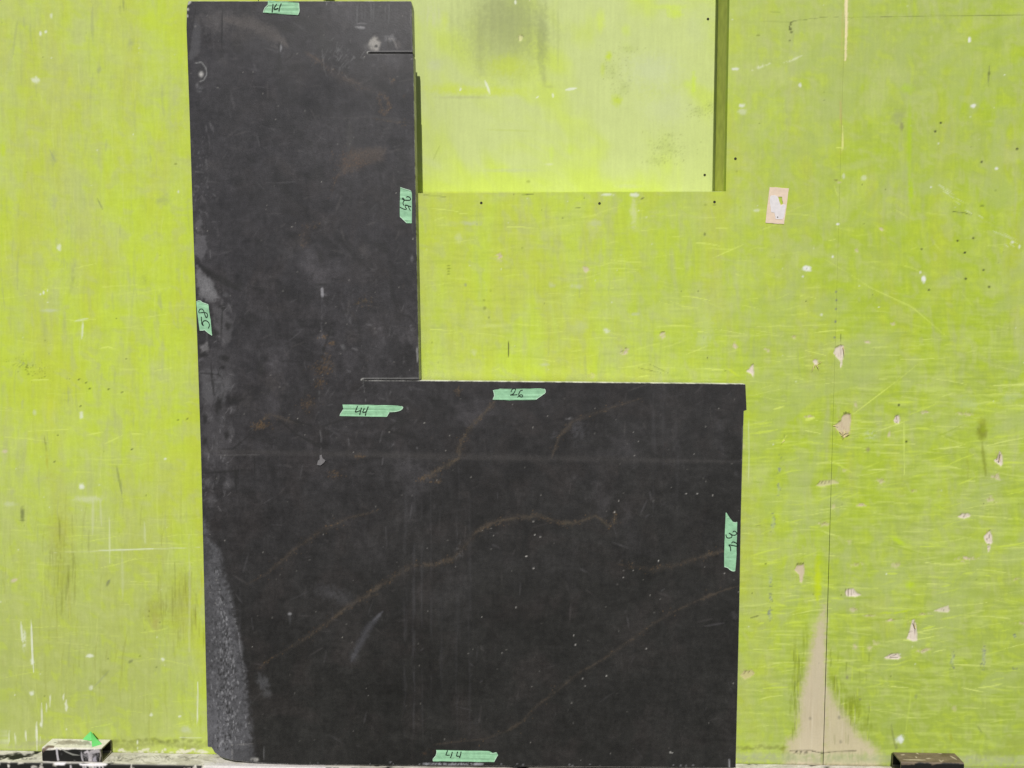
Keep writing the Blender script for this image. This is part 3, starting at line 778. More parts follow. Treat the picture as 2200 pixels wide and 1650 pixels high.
wall = empty('plywood_wall', (0, 0, foot_z))
tag(wall, 'chartreuse painted plywood wall, scuffed and chipped, standing behind the black stone slab', 'wall')
GAP = 0.0009
zs_low = axis(foot_z, TOP, fz0, fz1, STEP_W)
panel('plywood_panel', axis(LFT, hid_x - GAP, fx0, fx1, STEP_W), zs_low, 0.0)
xs_m = np.unique(np.concatenate([axis(hid_x + GAP, seam_x, fx0, fx1, STEP_W), [cut_l, cut_x]]))
zs_m = np.unique(np.concatenate([zs_low, [cut_z]]))
panel('plywood_panel', xs_m, zs_m, 0.0, lambda cx, cz: ~((cx > cut_l) & (cx < cut_x) & (cz > cut_z)), seam_side=-1)
panel('plywood_panel', axis(seam_x, RGT, fx0, fx1, STEP_W), axis(foot_z, join_z - 0.00015, fz0, fz1, STEP_W), 0.0003, seam_side=1)
panel('plywood_panel', axis(seam_x, RGT, fx0, fx1, STEP_W), axis(join_z + 0.00015, TOP, fz0, fz1, STEP_W), 0.0005, seam_side=1)
panel('recess_panel', axis(cut_l - 0.05, cut_x + 0.03, fx0, fx1, STEP_W), axis(cut_z - 0.06, TOP, fz0, fz1 + 0.06, STEP_W), REC)


def box(name, lo, hi, mat, parent=None, bev=0.0):
    bm = bmesh.new()
    bmesh.ops.create_cube(bm, size=1)
    lo, hi = Vector(lo), Vector(hi)
    for v in bm.verts:
        v.co = Vector([lo[i] + (v.co[i] + .5) * (hi[i] - lo[i]) for i in range(3)])
    if bev:
        bmesh.ops.bevel(bm, geom=bm.edges[:], offset=bev, segments=2, affect='EDGES', profile=.5)
    me = bpy.data.meshes.new(name)
    bm.to_mesh(me)
    bm.free()
    return link(name, me, mat, parent)


# framing behind the sheets: the stud that lines the recess, the sill under it, dark studs behind the seams
box('stud', (cut_x + 0.0007, WT + 0.0012, cut_z - 0.05), (cut_x + 0.038, REC - 0.0012, TOP), M_STUD, wall, 0.0012)
box('sill', (cut_l, WT + 0.001, cut_z - 0.040), (cut_x, REC - 0.001, cut_z - 0.0012), M_STUD, wall, 0.001)
box('backing_stud', (seam_x - 0.03, WT + 0.001, foot_z), (seam_x + 0.03, WT + 0.09, TOP), M_DARK, wall)
box('backing_stud', (seam_x + 0.032, WT + 0.003, join_z - 0.03), (RGT, WT + 0.09, join_z + 0.03), M_DARK, wall)


def screw(px, py, out, r=0.0028, gold=False):
    p = at(px, py, out)
    bm = bmesh.new()
    ring0 = [bm.verts.new((p[0] + r * math.cos(k * math.pi / 5), -out - 0.0004, p[2] + r * math.sin(k * math.pi / 5))) for k in range(10)]
    ring1 = [bm.verts.new((p[0] + r * .55 * math.cos(k * math.pi / 5), -out - 0.0009, p[2] + r * .55 * math.sin(k * math.pi / 5))) for k in range(10)]
    ring2 = [bm.verts.new((p[0] + r * .28 * math.cos(k * math.pi / 5), -out - 0.0003, p[2] + r * .28 * math.sin(k * math.pi / 5))) for k in range(10)]
    for k in range(10):
        j = (k + 1) % 10
        bm.faces.new((ring0[k], ring1[k], ring1[j], ring0[j])).material_index = 0
        bm.faces.new((ring1[k], ring2[k], ring2[j], ring1[j])).material_index = 1
    bm.faces.new(ring2).material_index = 0
    bmesh.ops.recalc_face_normals(bm, faces=bm.faces[:])
    me = bpy.data.meshes.new('screw')
    bm.to_mesh(me)
    bm.free()
    me.materials.append(M_HOLE)
    me.materials.append(M_SCREW)
    link('screw', me, None, wall)


for x, y, o in ((1034, 436, 0), (1288, 437, 0), (1535, 434, 0), (1580, 341, 0), (1521, 41, -REC), (1514, 376, -REC)):
    screw(x, y, o)

# splinters of face veneer still curling off the chips
def splinter(a, b, wdt, lift, mat=M_FRESH):
    A, Bp = at(*a, 0.0006), at(*b, 0.0006)
    d = Vector(Bp - A)
    nrm = Vector((d.z, 0, -d.x)).normalized() * wdt * 0.5
    bm = bmesh.new()
    rows = []
    for k in range(6):
        u = k / 5
        c = Vector(A) + d * u + Vector((0, -lift * u * u, 0))
        wv = nrm * (1 - 0.8 * u)
        rows.append([bm.verts.new(c + wv), bm.verts.new(c + wv * 0 + Vector((0, -0.0006, 0))), bm.verts.new(c - wv)])
    for r0, r1 in zip(rows[:-1], rows[1:]):
        for k in range(2):
            bm.faces.new((r0[k], r0[k + 1], r1[k + 1], r1[k]))
        bm.faces.new((r0[2], r0[0], r1[0], r1[2]))
    me = bpy.data.meshes.new('splinter')
    bm.to_mesh(me)
    bm.free()
    link('splinter', me, mat, wall)


for a, b, wd_, lf in (((1812, 940), (1826, 930), .0035, .005), ((1808, 936), (1822, 925), .0025, .004), ((1804, 927), (1813, 936), .002, .004), ((1750, 784), (1744, 797), .002, .004), ((1755, 784), (1764, 777), .002, .005), ((1754, 784), (1759, 794), .002, .003),
                      ((1812, 745), (1814, 766), .002, .003), ((1967, 1350), (1962, 1334), .003, .004), ((2147, 992), (2150, 970), .0018, .004), ((1790, 915), (1802, 914), .0022, .002), ((1686, 946), (1678, 952), .0018, .004)):
    splinter(a, b, wd_, lf)

# =================================================================== PEELED STICKER
def loop3(pts, org, sc, out):
    P = np.array(pts, float) / sc + np.array(org)
    return [Vector(p) for p in at(P[:, 0], P[:, 1], out)]


def flat(name, outer, holes, thick, mat, parent=None):
    """thin sheet: front cut to an outline (with holes), and its edge"""
    rings = [outer] + holes
    flatv = [v for r in rings for v in r]
    tris = tessellate_polygon([[Vector((v.x, v.z, 0)) for v in r] for r in rings])
    bm = bmesh.new()
    fv = [bm.verts.new(v) for v in flatv]
    bv = [bm.verts.new(v + Vector((0, thick, 0))) for v in flatv]
    for t in tris:
        try:
            f = bm.faces.new([fv[i] for i in t])
        except ValueError:
            continue
        f.normal_update()
        if f.normal.y > 0:
            f.normal_flip()
    k = 0
    for r in rings:
        n = len(r)
        for i in range(n):
            j = (i + 1) % n
            try:
                bm.faces.new((fv[k + i], fv[k + j], bv[k + j], bv[k + i]))
            except ValueError:
                pass
        k += n
    me = bpy.data.meshes.new(name)
    bm.to_mesh(me)
    bm.free()
    for p in me.polygons:
        p.use_smooth = False
    return link(name, me, mat, parent)


def ragged(loop, amp, rnd_, n=3):
    """a torn outline: extra points along each edge, pushed to and fro"""
    out = []
    for a, b in zip(loop, loop[1:] + loop[:1]):
        L = (b - a).length
        k = max(1, min(n, int(L / 0.004)))
        for i in range(k):
            p = a.lerp(b, i / k)
            if i:
                p = p + Vector((rnd_.uniform(-amp, amp), 0, rnd_.uniform(-amp, amp)))
            out.append(p)
    return out


SO, SC = (1630, 390), 16.5
st_o = loop3([(390, 195), (700, 212), (1075, 240), (1020, 640), (960, 1060), (900, 1510), (560, 1490), (240, 1460), (300, 900)], SO, SC, 0.0009)
hole = loop3([(690, 540), (830, 540), (835, 650), (870, 780), (790, 830), (740, 720)], SO, SC, 0.0009)
stick = empty('sticker', tuple(st_o[7]))
tag(stick, 'peeled pale pink sticker with torn white paper on the green wall', 'sticker')
flat('backing_card', ragged(st_o, .0004, rnd), [hole], 0.0009, M_PINK, stick)
wp = loop3([(420, 500), (560, 480), (660, 520), (680, 560), (730, 720), (780, 850), (890, 800), (960, 830), (940, 1000), (900, 1250), (840, 1340), (600, 1330), (560, 1110), (440, 1080), (390, 700)], SO, SC, 0.0013)
flat('torn_paper', ragged(wp, .0006, rnd), [], 0.0004, M_PAPER, stick)
B3 = loop3([(650, 1245), (690, 1240), (695, 1275), (655, 1280)], SO, SC, 0.0016)
flat('staple_hole', B3, [], 0.0003, M_HOLE, stick)

# =================================================================== SLAB
TH = 0.030
LEDGE_W = 0.050
SS = Sheet(380, -20, 1640, 1680)
X, Y = np.meshgrid(SS.X, SS.Y)
n1, n2, n3 = SS.noise(120, 120, 31, 5), SS.noise(24, 24, 32, 4), SS.noise(400, 400, 33, 3)
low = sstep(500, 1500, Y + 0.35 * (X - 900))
base = np.stack([lin(65, 64, 66)] * 1)[0]
SS.c[:] = lin(56, 54, 57)
SS.c += (lin(39, 39, 36) - SS.c) * (0.8 * low)[..., None]  # sky sheen and dust painted in: lighter above, darker to the lower right
SS.c *= (1 + 0.22 * n1 + 0.14 * n2 + 0.10 * n3)[..., None]
film = sstep(0.15, 0.9, 0.5 * n1 + 0.5 * SS.noise(60, 80, 35, 5))[..., None] * sstep(1500, 500, Y)[..., None]
SS.c += (lin(90, 87, 91) - SS.c) * 0.75 * film
brown = sstep(0.2, 0.9, 0.3 + 0.6 * SS.noise(50, 50, 36, 5))[..., None]
SS.c += (lin(64, 58, 57) - SS.c) * 0.3 * brown
wet = sstep(0.35, 0.8, 0.25 + 0.6 * SS.noise(34, 46, 37, 4))[..., None] * sstep(1500, 900, Y)[..., None]
SS.c += (lin(38, 37, 38) - SS.c) * 0.65 * wet
SS.c *= (1 + 0.16 * SS.noise(5, 5, 38, 2) + 0.14 * SS.noise(13, 13, 41, 3) + 0.07 * SS.noise(4, 30, 39, 2) + 0.07 * SS.noise(30, 4, 40, 2))[..., None]
DUST, DUSTB, DK, RUST, RUSTD = lin(104, 102, 106), lin(150, 149, 152), lin(38, 37, 37), lin(104, 80, 58), lin(88, 76, 66)
B, ST, PO = SS.blob, SS.stroke, SS.poly
r2 = random.Random(9)
for _ in range(900):                                    # faint rub marks all over
    x, y = r2.uniform(400, 1600), r2.uniform(5, 1640)
    if r2.random() < .5 and y > 1000:
        continue
    th = R(r2.choice((0, 90, 90, 30, 150)) + r2.gauss(0, 14))
    L = r2.uniform(6, 46)
    ST([(x, y), (x + L * math.cos(th), y + L * math.sin(th))], r2.uniform(.8, 3.5), r2.choice((lin(92, 90, 93), lin(84, 80, 80), lin(40, 39, 40))), r2.uniform(.12, .5), .9)
for _ in range(190):
    x, y = r2.uniform(400, 1600), r2.uniform(5, 1640)
    B(x, y, r2.uniform(4, 22), r2.uniform(4, 16), r2.choice((lin(88, 86, 89), lin(76, 70, 68), lin(40, 39, 40))), r2.uniform(.12, .5) * (1 if y < 1100 else .55), 1, .8, r2.uniform(0, 90), r2.choice((None, 's')))
for _ in range(420):
    x, y = r2.uniform(410, 890), r2.uniform(40, 1020)
    th = R(r2.choice((0, 20, 90, 90, 120)) + r2.gauss(0, 16))
    L = r2.uniform(8, 40)
    ST([(x, y), (x + L * math.cos(th), y + L * math.sin(th))], r2.uniform(1, 5), r2.choice((lin(98, 96, 99), lin(90, 86, 86), lin(36, 35, 36))), r2.uniform(.12, .42), 1, True, .6, r2.choice((None, 's')))
for _ in range(60):
    B(r2.uniform(410, 890), r2.uniform(20, 1000), r2.uniform(10, 44), r2.uniform(8, 30), r2.choice((lin(88, 86, 89), lin(88, 84, 84), lin(40, 39, 40))), r2.uniform(.12, .4), 1, 1.0, r2.uniform(0, 90), r2.choice((None, 's')))
for _ in range(260):                                    # chalk along the left edge and round the inner corner
    x, y = (404 + abs(r2.gauss(0, 30)) + r2.uniform(0, 1) * 10, r2.uniform(250, 1080)) if r2.random() < .6 else (r2.gauss(800, 60), r2.gauss(760, 120))
    x += max(0, (y - 200) * .024)
    if x > 890 and y < 830:
        continue
    th = R(r2.choice((80, 95, 20, 140)) + r2.gauss(0, 18))
    L = r2.uniform(5, 26)
    ST([(x, y), (x + L * math.cos(th), y + L * math.sin(th))], r2.uniform(.9, 5), r2.choice((lin(108, 106, 109), lin(96, 93, 95), lin(130, 128, 131))), r2.uniform(.12, .42), 1, True, .6, r2.choice((None, 's')))
# film of dried slurry, brushed
B(470, 45, 70, 40, lin(92, 88, 88), .65, .9, .4); ST([(480, 40), (540, 52), (590, 75), (618, 100)], 24, lin(94, 88, 86), .7, .9, True, .4)
B(520, 75, 50, 22, lin(70, 66, 66), .6, .9); B(615, 60, 30, 18, lin(44, 43, 43), .7, .8); B(660, 45, 40, 40, lin(50, 49, 49), .6, .9); B(580, 25, 20, 22, DK, .75, .8); ST([(560, 42), (600, 52), (640, 78)], 7, DK, .6, .8)
B(690, 60, 20, 60, lin(54, 52, 52), .5, .9)
B(800, 40, 80, 60, lin(78, 77, 80), .45, .9, .5); B(780, 70, 70, 70, lin(76, 75, 78), .35, .9, .5)
ST([(477, 8), (477, 60), (476, 116)], 1.6, DK, .95); ST([(421, 12), (412, 70), (404, 125)], 2, DK, .9); B(441, 28, 11, 6, DK, .6, .7, .6, 20)
PO([(420, 40), (432, 60), (430, 110), (412, 130), (404, 125), (414, 70)], lin(88, 87, 90), .6, 8, 4)
B(431, 154, 15, 22, lin(54, 53, 54), .7, .7); ST([(420, 136), (432, 133), (442, 145), (444, 160), (438, 172), (430, 175)], 1.5, lin(140, 140, 140), .8, .5, False); B(432, 160, 7.5, 9, lin(176, 174, 172), .95, .8, .3); B(431, 160, 3, 3, lin(206, 204, 200), .7)
B(430, 193, 11, 14, lin(108, 108, 112), .75, .8, .6, 20, 's'); B(424, 183, 5, 9, DUSTB, .3, .8)
for x in range(415, 446, 2):
    for _ in range(4):
        B(x + r2.uniform(-3, 3), r2.uniform(290, 560), r2.uniform(1, 3), r2.uniform(1.2, 5), DUST, r2.uniform(.2, .7), .6, .4)
B(428, 480, 10, 22, DUST, .7, .8, .6); PO([(420, 500), (440, 508), (446, 535), (432, 560), (418, 545)], DUST, .7, 6, 5)
# upper right: chalky smears and scratches round the saw cut
for x in (768, 776, 783, 797, 803, 828, 836):
    ST([(x, 8), (x + r2.uniform(-2, 2), r2.uniform(40, 62))], r2.uniform(1, 2.6), lin(112, 112, 114), .5, .8)
B(776, 59, 13, 3, DUSTB, .95, .6, .6, 5); ST([(765, 50), (790, 50)], 1.4, DUSTB, .6); B(702, 8, 2, 5, DUSTB, .7)
for _ in range(46):
    x, y = r2.gauss(732, 22), r2.gauss(118, 17)
    th = r2.choice((r2.uniform(20, 50), r2.uniform(-60, -30), r2.uniform(100, 140)))
    L = r2.uniform(6, 20)
    ST([(x, y), (x + L * math.cos(R(th)), y + L * math.sin(R(th)))], .9, lin(128, 128, 130), r2.uniform(.15, .6))
B(700, 100, 40, 40, lin(56, 55, 56), .5, .9); ST([(692, 105), (697, 150), (703, 165)], 2.2, lin(96, 95, 96), .7)
PO([(796, 84), (806, 78), (812, 84), (818, 98), (812, 108), (797, 108), (792, 98)], lin(172, 168, 162), .85, 7, 4); B(808, 99, 5, 4, lin(40, 40, 40), .95, .5); B(790, 100, 12, 12, lin(112, 110, 110), .5, .9); B(812, 85, 5, 4, DK, .7); B(822, 95, 10, 12, lin(66, 65, 68), .8, .8)
PO([(826, 78), (845, 75), (850, 86), (838, 90), (826, 86)], lin(118, 117, 120), .7, 7, 4); ST([(834, 84), (844, 83), (850, 95), (853, 106)], 2, lin(136, 132, 130), .8); ST([(833, 80), (834, 106)], 2, DK, .8); B(842, 95, 6, 10, lin(58, 57, 58), .8, .7); B(856, 96, 8, 14, lin(104, 98, 96), .4, .9, .5)
ST([(790, 110.3), (886, 110.3)], 1.1, lin(128, 126, 126), .85, .5, False); ST([(794, 116.6), (850, 116.6)], .9, lin(110, 110, 110), .7, .5, False); B(791, 113, 4, 3, lin(210, 208, 204), .95)  # pale arris lines, and a highlight painted at the cut's left end
ST([(601, 90), (600, 106)], 3, DK, .9); ST([(604, 94), (603, 112)], 2.6, lin(140, 140, 144), .9, .7, True, .5); ST([(600, 112), (602, 140), (606, 150)], 7, lin(42, 41, 41), .7, .8); ST([(610, 132), (625, 122), (632, 108)], 2, DK, .8); B(598, 148, 14, 7, lin(44, 43, 43), .6, .8)
# rust and brown veins
def vein(pts, wd_, col, a, n_=0, spread=6):
    ST(pts, wd_ * 1.6, col, a * .48, 1, True, 1.5, 's')
    ST(pts, wd_ * 1.1, col, a * .14, 1, True, 1.5)
    for k in range(len(pts) - 1):
        if r2.random() < .8:
            ST(pts[k:k + 2], wd_ * r2.uniform(.5, 1.3), col, a * r2.uniform(.2, .85), 1, True, 1.4, r2.choice(('s', 's', None)))
    P = np.array(pts, float)
    for _ in range(n_):
        k = r2.randrange(len(P) - 1)
        q = P[k] + (P[k + 1] - P[k]) * r2.random() + np.array([r2.gauss(0, spread), r2.gauss(0, spread)])
        SS.blob(q[0], q[1], r2.uniform(.8, 1.7), r2.uniform(.8, 1.7), lin(124, 100, 70), r2.uniform(.3, .7), .5, .3)


vein([(655, 112), (700, 142), (735, 165), (765, 178), (790, 192)], 11, lin(92, 80, 74), .6, 20)
vein([(658, 113), (690, 133)], 2.2, lin(132, 104, 74), .8); vein([(815, 198), (832, 212), (838, 230), (826, 246), (812, 240)], 4, RUST, .9, 40, 3); vein([(812, 202), (818, 228), (830, 245)], 3, RUST, .7, 20, 3); vein([(840, 172), (844, 182)], 4, RUST, .6, 8, 4)
vein([(690, 148), (790, 192), (830, 200)], 14, lin(84, 76, 72), .4); vein([(680, 250), (740, 254), (800, 250), (884, 260)], 3, lin(96, 92, 90), .6); vein([(800, 254), (850, 262), (884, 264)], 3, lin(116, 98, 74), .6, 10); B(868, 205, 6, 10, RUST, .4, .9, .6, 0, 's')
PO([(735, 340), (755, 322), (800, 318), (830, 320), (820, 345), (790, 352), (760, 365), (730, 375)], lin(86, 76, 70), .7, 16, 8)
for _ in range(150):
    B(r2.gauss(755, 20), r2.gauss(343, 14), r2.uniform(.9, 1.9), r2.uniform(.9, 1.9), lin(112, 86, 64), r2.uniform(.25, .6), .5, .3)
vein([(728, 372), (716, 400), (712, 425)], 3, RUST, .4, 6); ST([(750, 260), (752, 290), (748, 330)], 10, lin(74, 72, 72), .6, .9)
vein([(660, 480), (655, 505), (652, 535)], 12, lin(94, 80, 70), .55, 14, 6); vein([(664, 482), (690, 478)], 5, lin(84, 76, 72), .5, 6)
vein([(760, 655), (785, 645), (800, 650)], 4, lin(120, 104, 70), .6, 18, 6); vein([(755, 668), (765, 690)], 6, lin(84, 76, 70), .5)
for cx, cy, sx, sy, n_ in ((692, 793, 18, 12, 70), (700, 775, 10, 18, 40), (688, 822, 8, 8, 40), (662, 868, 14, 14, 40), (560, 915, 14, 8, 70), (695, 724, 8, 4, 20), (712, 738, 8, 5, 25), (770, 980, 8, 5, 30), (720, 1020, 16, 10, 20), (985, 840, 6, 6, 25), (940, 1035, 9, 4, 20), (905, 1028, 8, 5, 20)):
    B(cx, cy, sx * 1.5, sy * 1.5, lin(96, 80, 62), .45, .95, .6, 0, 's')
    for _ in range(n_):
        B(cx + r2.gauss(0, sx * .7), cy + r2.gauss(0, sy * .7), r2.uniform(.9, 2), r2.uniform(.9, 2), lin(118, 94, 62), r2.uniform(.25, .65), .5, .3)
for pts, wd_, n_ in (([(1322, 1100), (1320, 1125), (1308, 1130), (1280, 1108), (1240, 1122), (1205, 1124), (1160, 1108), (1110, 1112), (1060, 1122), (1020, 1146), (1000, 1170), (975, 1200), (940, 1212), (885, 1214), (850, 1238), (820, 1255), (790, 1280), (740, 1308), (712, 1332), (670, 1362), (640, 1382), (580, 1416), (555, 1436)], 9, 130),
                     ([(1590, 1258), (1545, 1272), (1500, 1290), (1445, 1315), (1400, 1342), (1360, 1372), (1320, 1400), (1290, 1420), (1240, 1448), (1200, 1480), (1150, 1520), (1120, 1552), (1090, 1570), (1040, 1588), (980, 1594), (930, 1600)], 5, 40),
                     ([(1064, 862), (1040, 888), (1005, 925), (990, 950), (985, 985), (950, 1005), (905, 1030)], 9, 50),
                     ([(1325, 1212), (1360, 1218), (1400, 1224), (1450, 1214), (1510, 1196), (1570, 1180)], 7, 50),
                     ([(530, 1255), (575, 1232), (610, 1200), (645, 1172), (690, 1140), (750, 1112), (810, 1098)], 7, 40),
                     ([(1380, 855), (1300, 880), (1230, 905), (1200, 940), (1185, 985)], 6, 24),
                     ([(640, 910), (580, 890), (560, 905)], 6, 10)):
    vein(pts, wd_, lin(88, 78, 67), .8, n_, 6)
    if wd_ > 8:
        vein(pts[:9], 5, lin(98, 88, 70), .4, 40, 4)
ST([(990, 1160), (982, 1180), (992, 1192), (970, 1206)], 9, lin(98, 97, 98), .5, .9, True, .6, 's')
# left margin: slurry film rubbed by fingers
PO([(424, 570), (436, 590), (455, 600), (470, 640), (452, 650), (430, 640), (422, 600)], lin(126, 125, 128), .8, 10, 6); B(445, 618, 12, 14, DUSTB, .5, .9, .6, 0, 's')
ST([(424, 565), (450, 588), (480, 603), (515, 625)], 11, lin(42, 41, 41), .85, .7, True, .3); B(514, 615, 16, 14, lin(44, 43, 43), .7, .8); B(485, 634, 10, 8, lin(96, 95, 98), .6, .8); B(560, 625, 10, 6, lin(48, 47, 47), .6, .8); B(480, 660, 14, 10, lin(46, 45, 45), .7, .8)
PO([(456, 650), (480, 668), (500, 690), (498, 730), (478, 745), (460, 705)], lin(92, 90, 93), .75, 8, 5); PO([(430, 742), (445, 735), (448, 752), (432, 758)], lin(124, 122, 124), .8, 6, 4)
PO([(430, 770), (480, 745), (500, 790), (505, 832), (478, 850), (486, 900), (492, 970), (470, 990), (440, 1000), (432, 930)], lin(78, 76, 79), .75, 24, 9); PO([(428, 800), (470, 795), (500, 830), (480, 860), (440, 862)], lin(100, 99, 102), .6, 16, 8)
for cx, cy, rx, ry, an in ((450, 815, 20, 10, 10), (488, 820, 16, 18, -20), (452, 862, 16, 12, 0), (446, 890, 12, 20, 10), (478, 905, 8, 26, 12), (494, 930, 9, 34, 8), (462, 950, 9, 24, 0), (484, 985, 12, 12, 0), (444, 975, 10, 14, 0), (500, 880, 12, 16, 0), (470, 715, 9, 16, 0), (492, 660, 10, 16, 0), (448, 1035, 16, 18, 0), (490, 1040, 16, 20, 0), (455, 1075, 18, 24, 0)):
    B(cx, cy, rx, ry, lin(98, 96, 99), .55, .95, .5, an)
    for _ in range(4):
        x, y = cx + r2.gauss(0, rx * .5), cy + r2.gauss(0, ry * .5)
        th = r2.gauss(100, 35)
        L = r2.uniform(6, 18)
        ST([(x, y), (x + L * math.cos(R(th)), y + L * math.sin(R(th)))], r2.uniform(.8, 1.6), lin(136, 134, 137), r2.uniform(.2, .6), .8)
for _ in range(60):
    x, y = r2.gauss(456, 17), r2.gauss(840, 100)
    if x < 430:
        continue
    th = r2.gauss(90, 25)
    L = r2.uniform(6, 30)
    ST([(x, y), (x + L * math.cos(R(th)), y + L * math.sin(R(th)))], r2.uniform(1, 4.5), r2.choice((DK, DK, DUST)), r2.uniform(.15, .55), .8)
for x, y, rx, ry, g_ in ((437, 762, 14, 9, 0), (482, 770, 16, 10, 12), (478, 789, 9, 6, 0), (463, 715, 14, 10, 0), (452, 720, 8, 12, 0), (470, 870, 12, 26, 12), (440, 948, 10, 14, 0), (440, 900, 8, 16, 0), (488, 935, 8, 14, 0), (432, 700, 9, 22, 0), (490, 700, 10, 12, 0), (455, 1180, 6, 8, 0)):
    B(x, y, rx, ry, lin(40, 39, 39), .85, .7, .4, g_)
for pts in ([(478, 655), (476, 700), (474, 735)], [(430, 802), (470, 804), (480, 815)], [(453, 780), (456, 820), (462, 860)], [(432, 1017), (480, 1014), (548, 1008)], [(493, 1012), (508, 1010), (512, 1040)], [(546, 965), (548, 1030)], [(470, 965), (500, 965), (530, 940)], [(505, 1000), (508, 1060)], [(590, 895), (640, 935), (700, 960)], [(620, 900), (670, 915)], [(640, 935), (690, 962), (720, 965)], [(680, 920), (760, 895), (800, 880)], [(860, 900), (830, 925), (890, 940)], [(885, 925), (900, 955)]):
    ST(pts, r2.uniform(2, 4), lin(40, 39, 39), .75, .7, True, .5)
ST([(838, 592), (845, 640), (860, 672)], 7, lin(40, 39, 40), .65, .8); ST([(848, 672), (880, 680), (896, 700)], 3, DK, .6); B(820, 530, 26, 14, lin(44, 43, 43), .75, .8, .5, 25); B(838, 440, 16, 45, lin(46, 45, 46), .65, .9, .5); B(862, 395, 14, 10, DK, .8, .8); B(865, 490, 20, 14, DK, .6, .9); ST([(810, 345), (818, 380), (824, 410), (815, 440)], 4, lin(44, 43, 44), .7, .8)
for x, y, rx, ry in ((690, 611, 22, 5), (700, 641, 24, 6), (740, 670, 10, 6), (690, 550, 8, 16), (560, 790, 12, 20), (655, 850, 6, 30), (700, 930, 18, 8), (730, 885, 16, 10), (830, 940, 30, 12), (860, 905, 18, 12)):
    B(x, y, rx, ry, lin(46, 45, 45), .7, .8, .5)
ST([(715, 685), (706, 720), (696, 750), (690, 790)], 3, DK, .6); ST([(694, 745), (690, 765)], 3, DK, .6)
# run of glue, level scuff line, faint brush bands
ST([(692, 621), (693, 636)], 4, lin(172, 171, 176), .85, .8, False); ST([(692, 638), (691, 700), (692, 740)], 2.6, lin(104, 103, 107), .5, 1, False, .6, 's'); ST([(692, 740), (692, 790)], 5, lin(96, 96, 101), .4, 1, False, .7, 's')
ST([(686, 840), (684, 905), (690, 940), (689, 985)], 2.6, lin(122, 121, 123), .6, 1, False, .7, 's')
ST([(430, 977), (560, 979), (760, 977), (900, 984), (1180, 988)], 2.4, lin(76, 73, 72), .4, 1, False, .5, 's'); ST([(300, 966), (1100, 983), (1700, 994)], 12, lin(80, 77, 76), .36, 1, True); ST([(440, 978), (575, 978)], 1.2, lin(124, 122, 122), .5, .8, True, .5)
ST([(780, 822), (786, 862)], 1.7, lin(120, 119, 120), .7, .7, False, .6, 's')
for x, a in ((872, .25), (890, .35), (905, .3), (925, .25), (945, .2), (985, .2), (1010, .18), (1405, .25), (1425, .2), (1455, .15), (515, .25)):
    ST([(x, 1000 if x < 1100 else 830), (x + r2.uniform(-3, 3), 1600 if x < 1100 else 1100)], r2.uniform(3, 9), lin(80, 79, 82), a, .9, True, .4, 'v')
for x in (862, 876, 893, 908, 922):
    ST([(x, 1260), (x, r2.uniform(1380, 1430))], 1.6, DK, .4, .8)
ST([(848, 1382), (864, 1372), (875, 1395), (866, 1400)], 3, DK, .8, .7); ST([(825, 1357), (868, 1355)], 2, DK, .7); ST([(815, 1300), (834, 1297)], 3, DK, .6); ST([(852, 1424), (870, 1432)], 2.5, DK, .6); ST([(785, 1530), (805, 1560), (815, 1590)], 6, DK, .5, .8); ST([(825, 1540), (840, 1580)], 5, DK, .4, .8)
ST([(822, 1314), (790, 1350), (770, 1390), (755, 1420)], 12, lin(88, 88, 94), .5, 1, True, .4); ST([(822, 1314), (800, 1335)], 5, lin(110, 110, 116), .4, 1); B(760, 1410, 14, 20, lin(84, 84, 88), .4, .9)
B(700, 1270, 40, 26, lin(86, 85, 88), .45, .95, .5, 15); B(740, 1285, 40, 22, lin(80, 79, 82), .4, .95, .5, 20); B(565, 1465, 16, 24, lin(98, 98, 101), .6, .8, .5, -25); B(575, 1490, 16, 14, lin(88, 88, 90), .5, .9)
B(623, 1319, 6, 4, lin(150, 150, 152), .9, .8); B(623, 1330, 4, 18, lin(86, 86, 88), .4, .9)
B(1240, 920, 36, 30, lin(88, 87, 92), .5, .95, .6, 0, 's'); B(1222, 899, 14, 5, lin(134, 132, 134), .7, .8, .7, 0, 's'); B(1190, 935, 12, 16, lin(88, 87, 92), .6, .9, .6, 30, 's'); B(1245, 940, 36, 36, lin(78, 77, 80), .5, .95, .6, 0, 's'); B(738, 745, 9, 8, lin(104, 104, 106), .6, .8, .5)
for x, y in ((885, 555), (882, 700), (886, 712), (876, 570)):
    B(x, y, 6, 12, lin(126, 125, 130), .6, .8, .6, 0, 's')
# big grey slurry wedge at the lower left
W_ = [(436, 1120), (455, 1165), (470, 1185), (480, 1240), (489, 1262), (500, 1320), (512, 1360), (518, 1410), (526, 1450), (532, 1520), (539, 1590), (545, 1660), (400, 1660)]
PO(W_, lin(92, 92, 96), .8, 24, 9, None, -.0007); PO(W_, lin(116, 116, 120), .4, 16, 8, 's')
PO([(445, 1500), (480, 1510), (500, 1600), (500, 1660), (400, 1660)], lin(112, 112, 117), .6, 24, 8); B(440, 1200, 26, 80, lin(60, 60, 62), .5, .95, .4); B(445, 1400, 12, 160, lin(74, 74, 77), .5, .9, .4)
ST([(478, 1254), (490, 1268), (502, 1320), (512, 1360), (517, 1400), (524, 1440), (528, 1480)], 2.4, lin(146, 146, 150), .6, .9, True, .6, 's')
for _ in range(1300):
    x, y = r2.gauss(488, 16), r2.uniform(1180, 1610)
    if x > 440 + (y - 1120) * .20 + 8 or x < 446:
        continue
    ST([(x, y), (x + r2.uniform(-2, 2), y + r2.uniform(3, 9))], r2.uniform(.8, 1.5), r2.choice((lin(44, 44, 44), lin(44, 44, 44), lin(158, 158, 162))), r2.uniform(.45, .95), .6, True, .25, None, .0003)
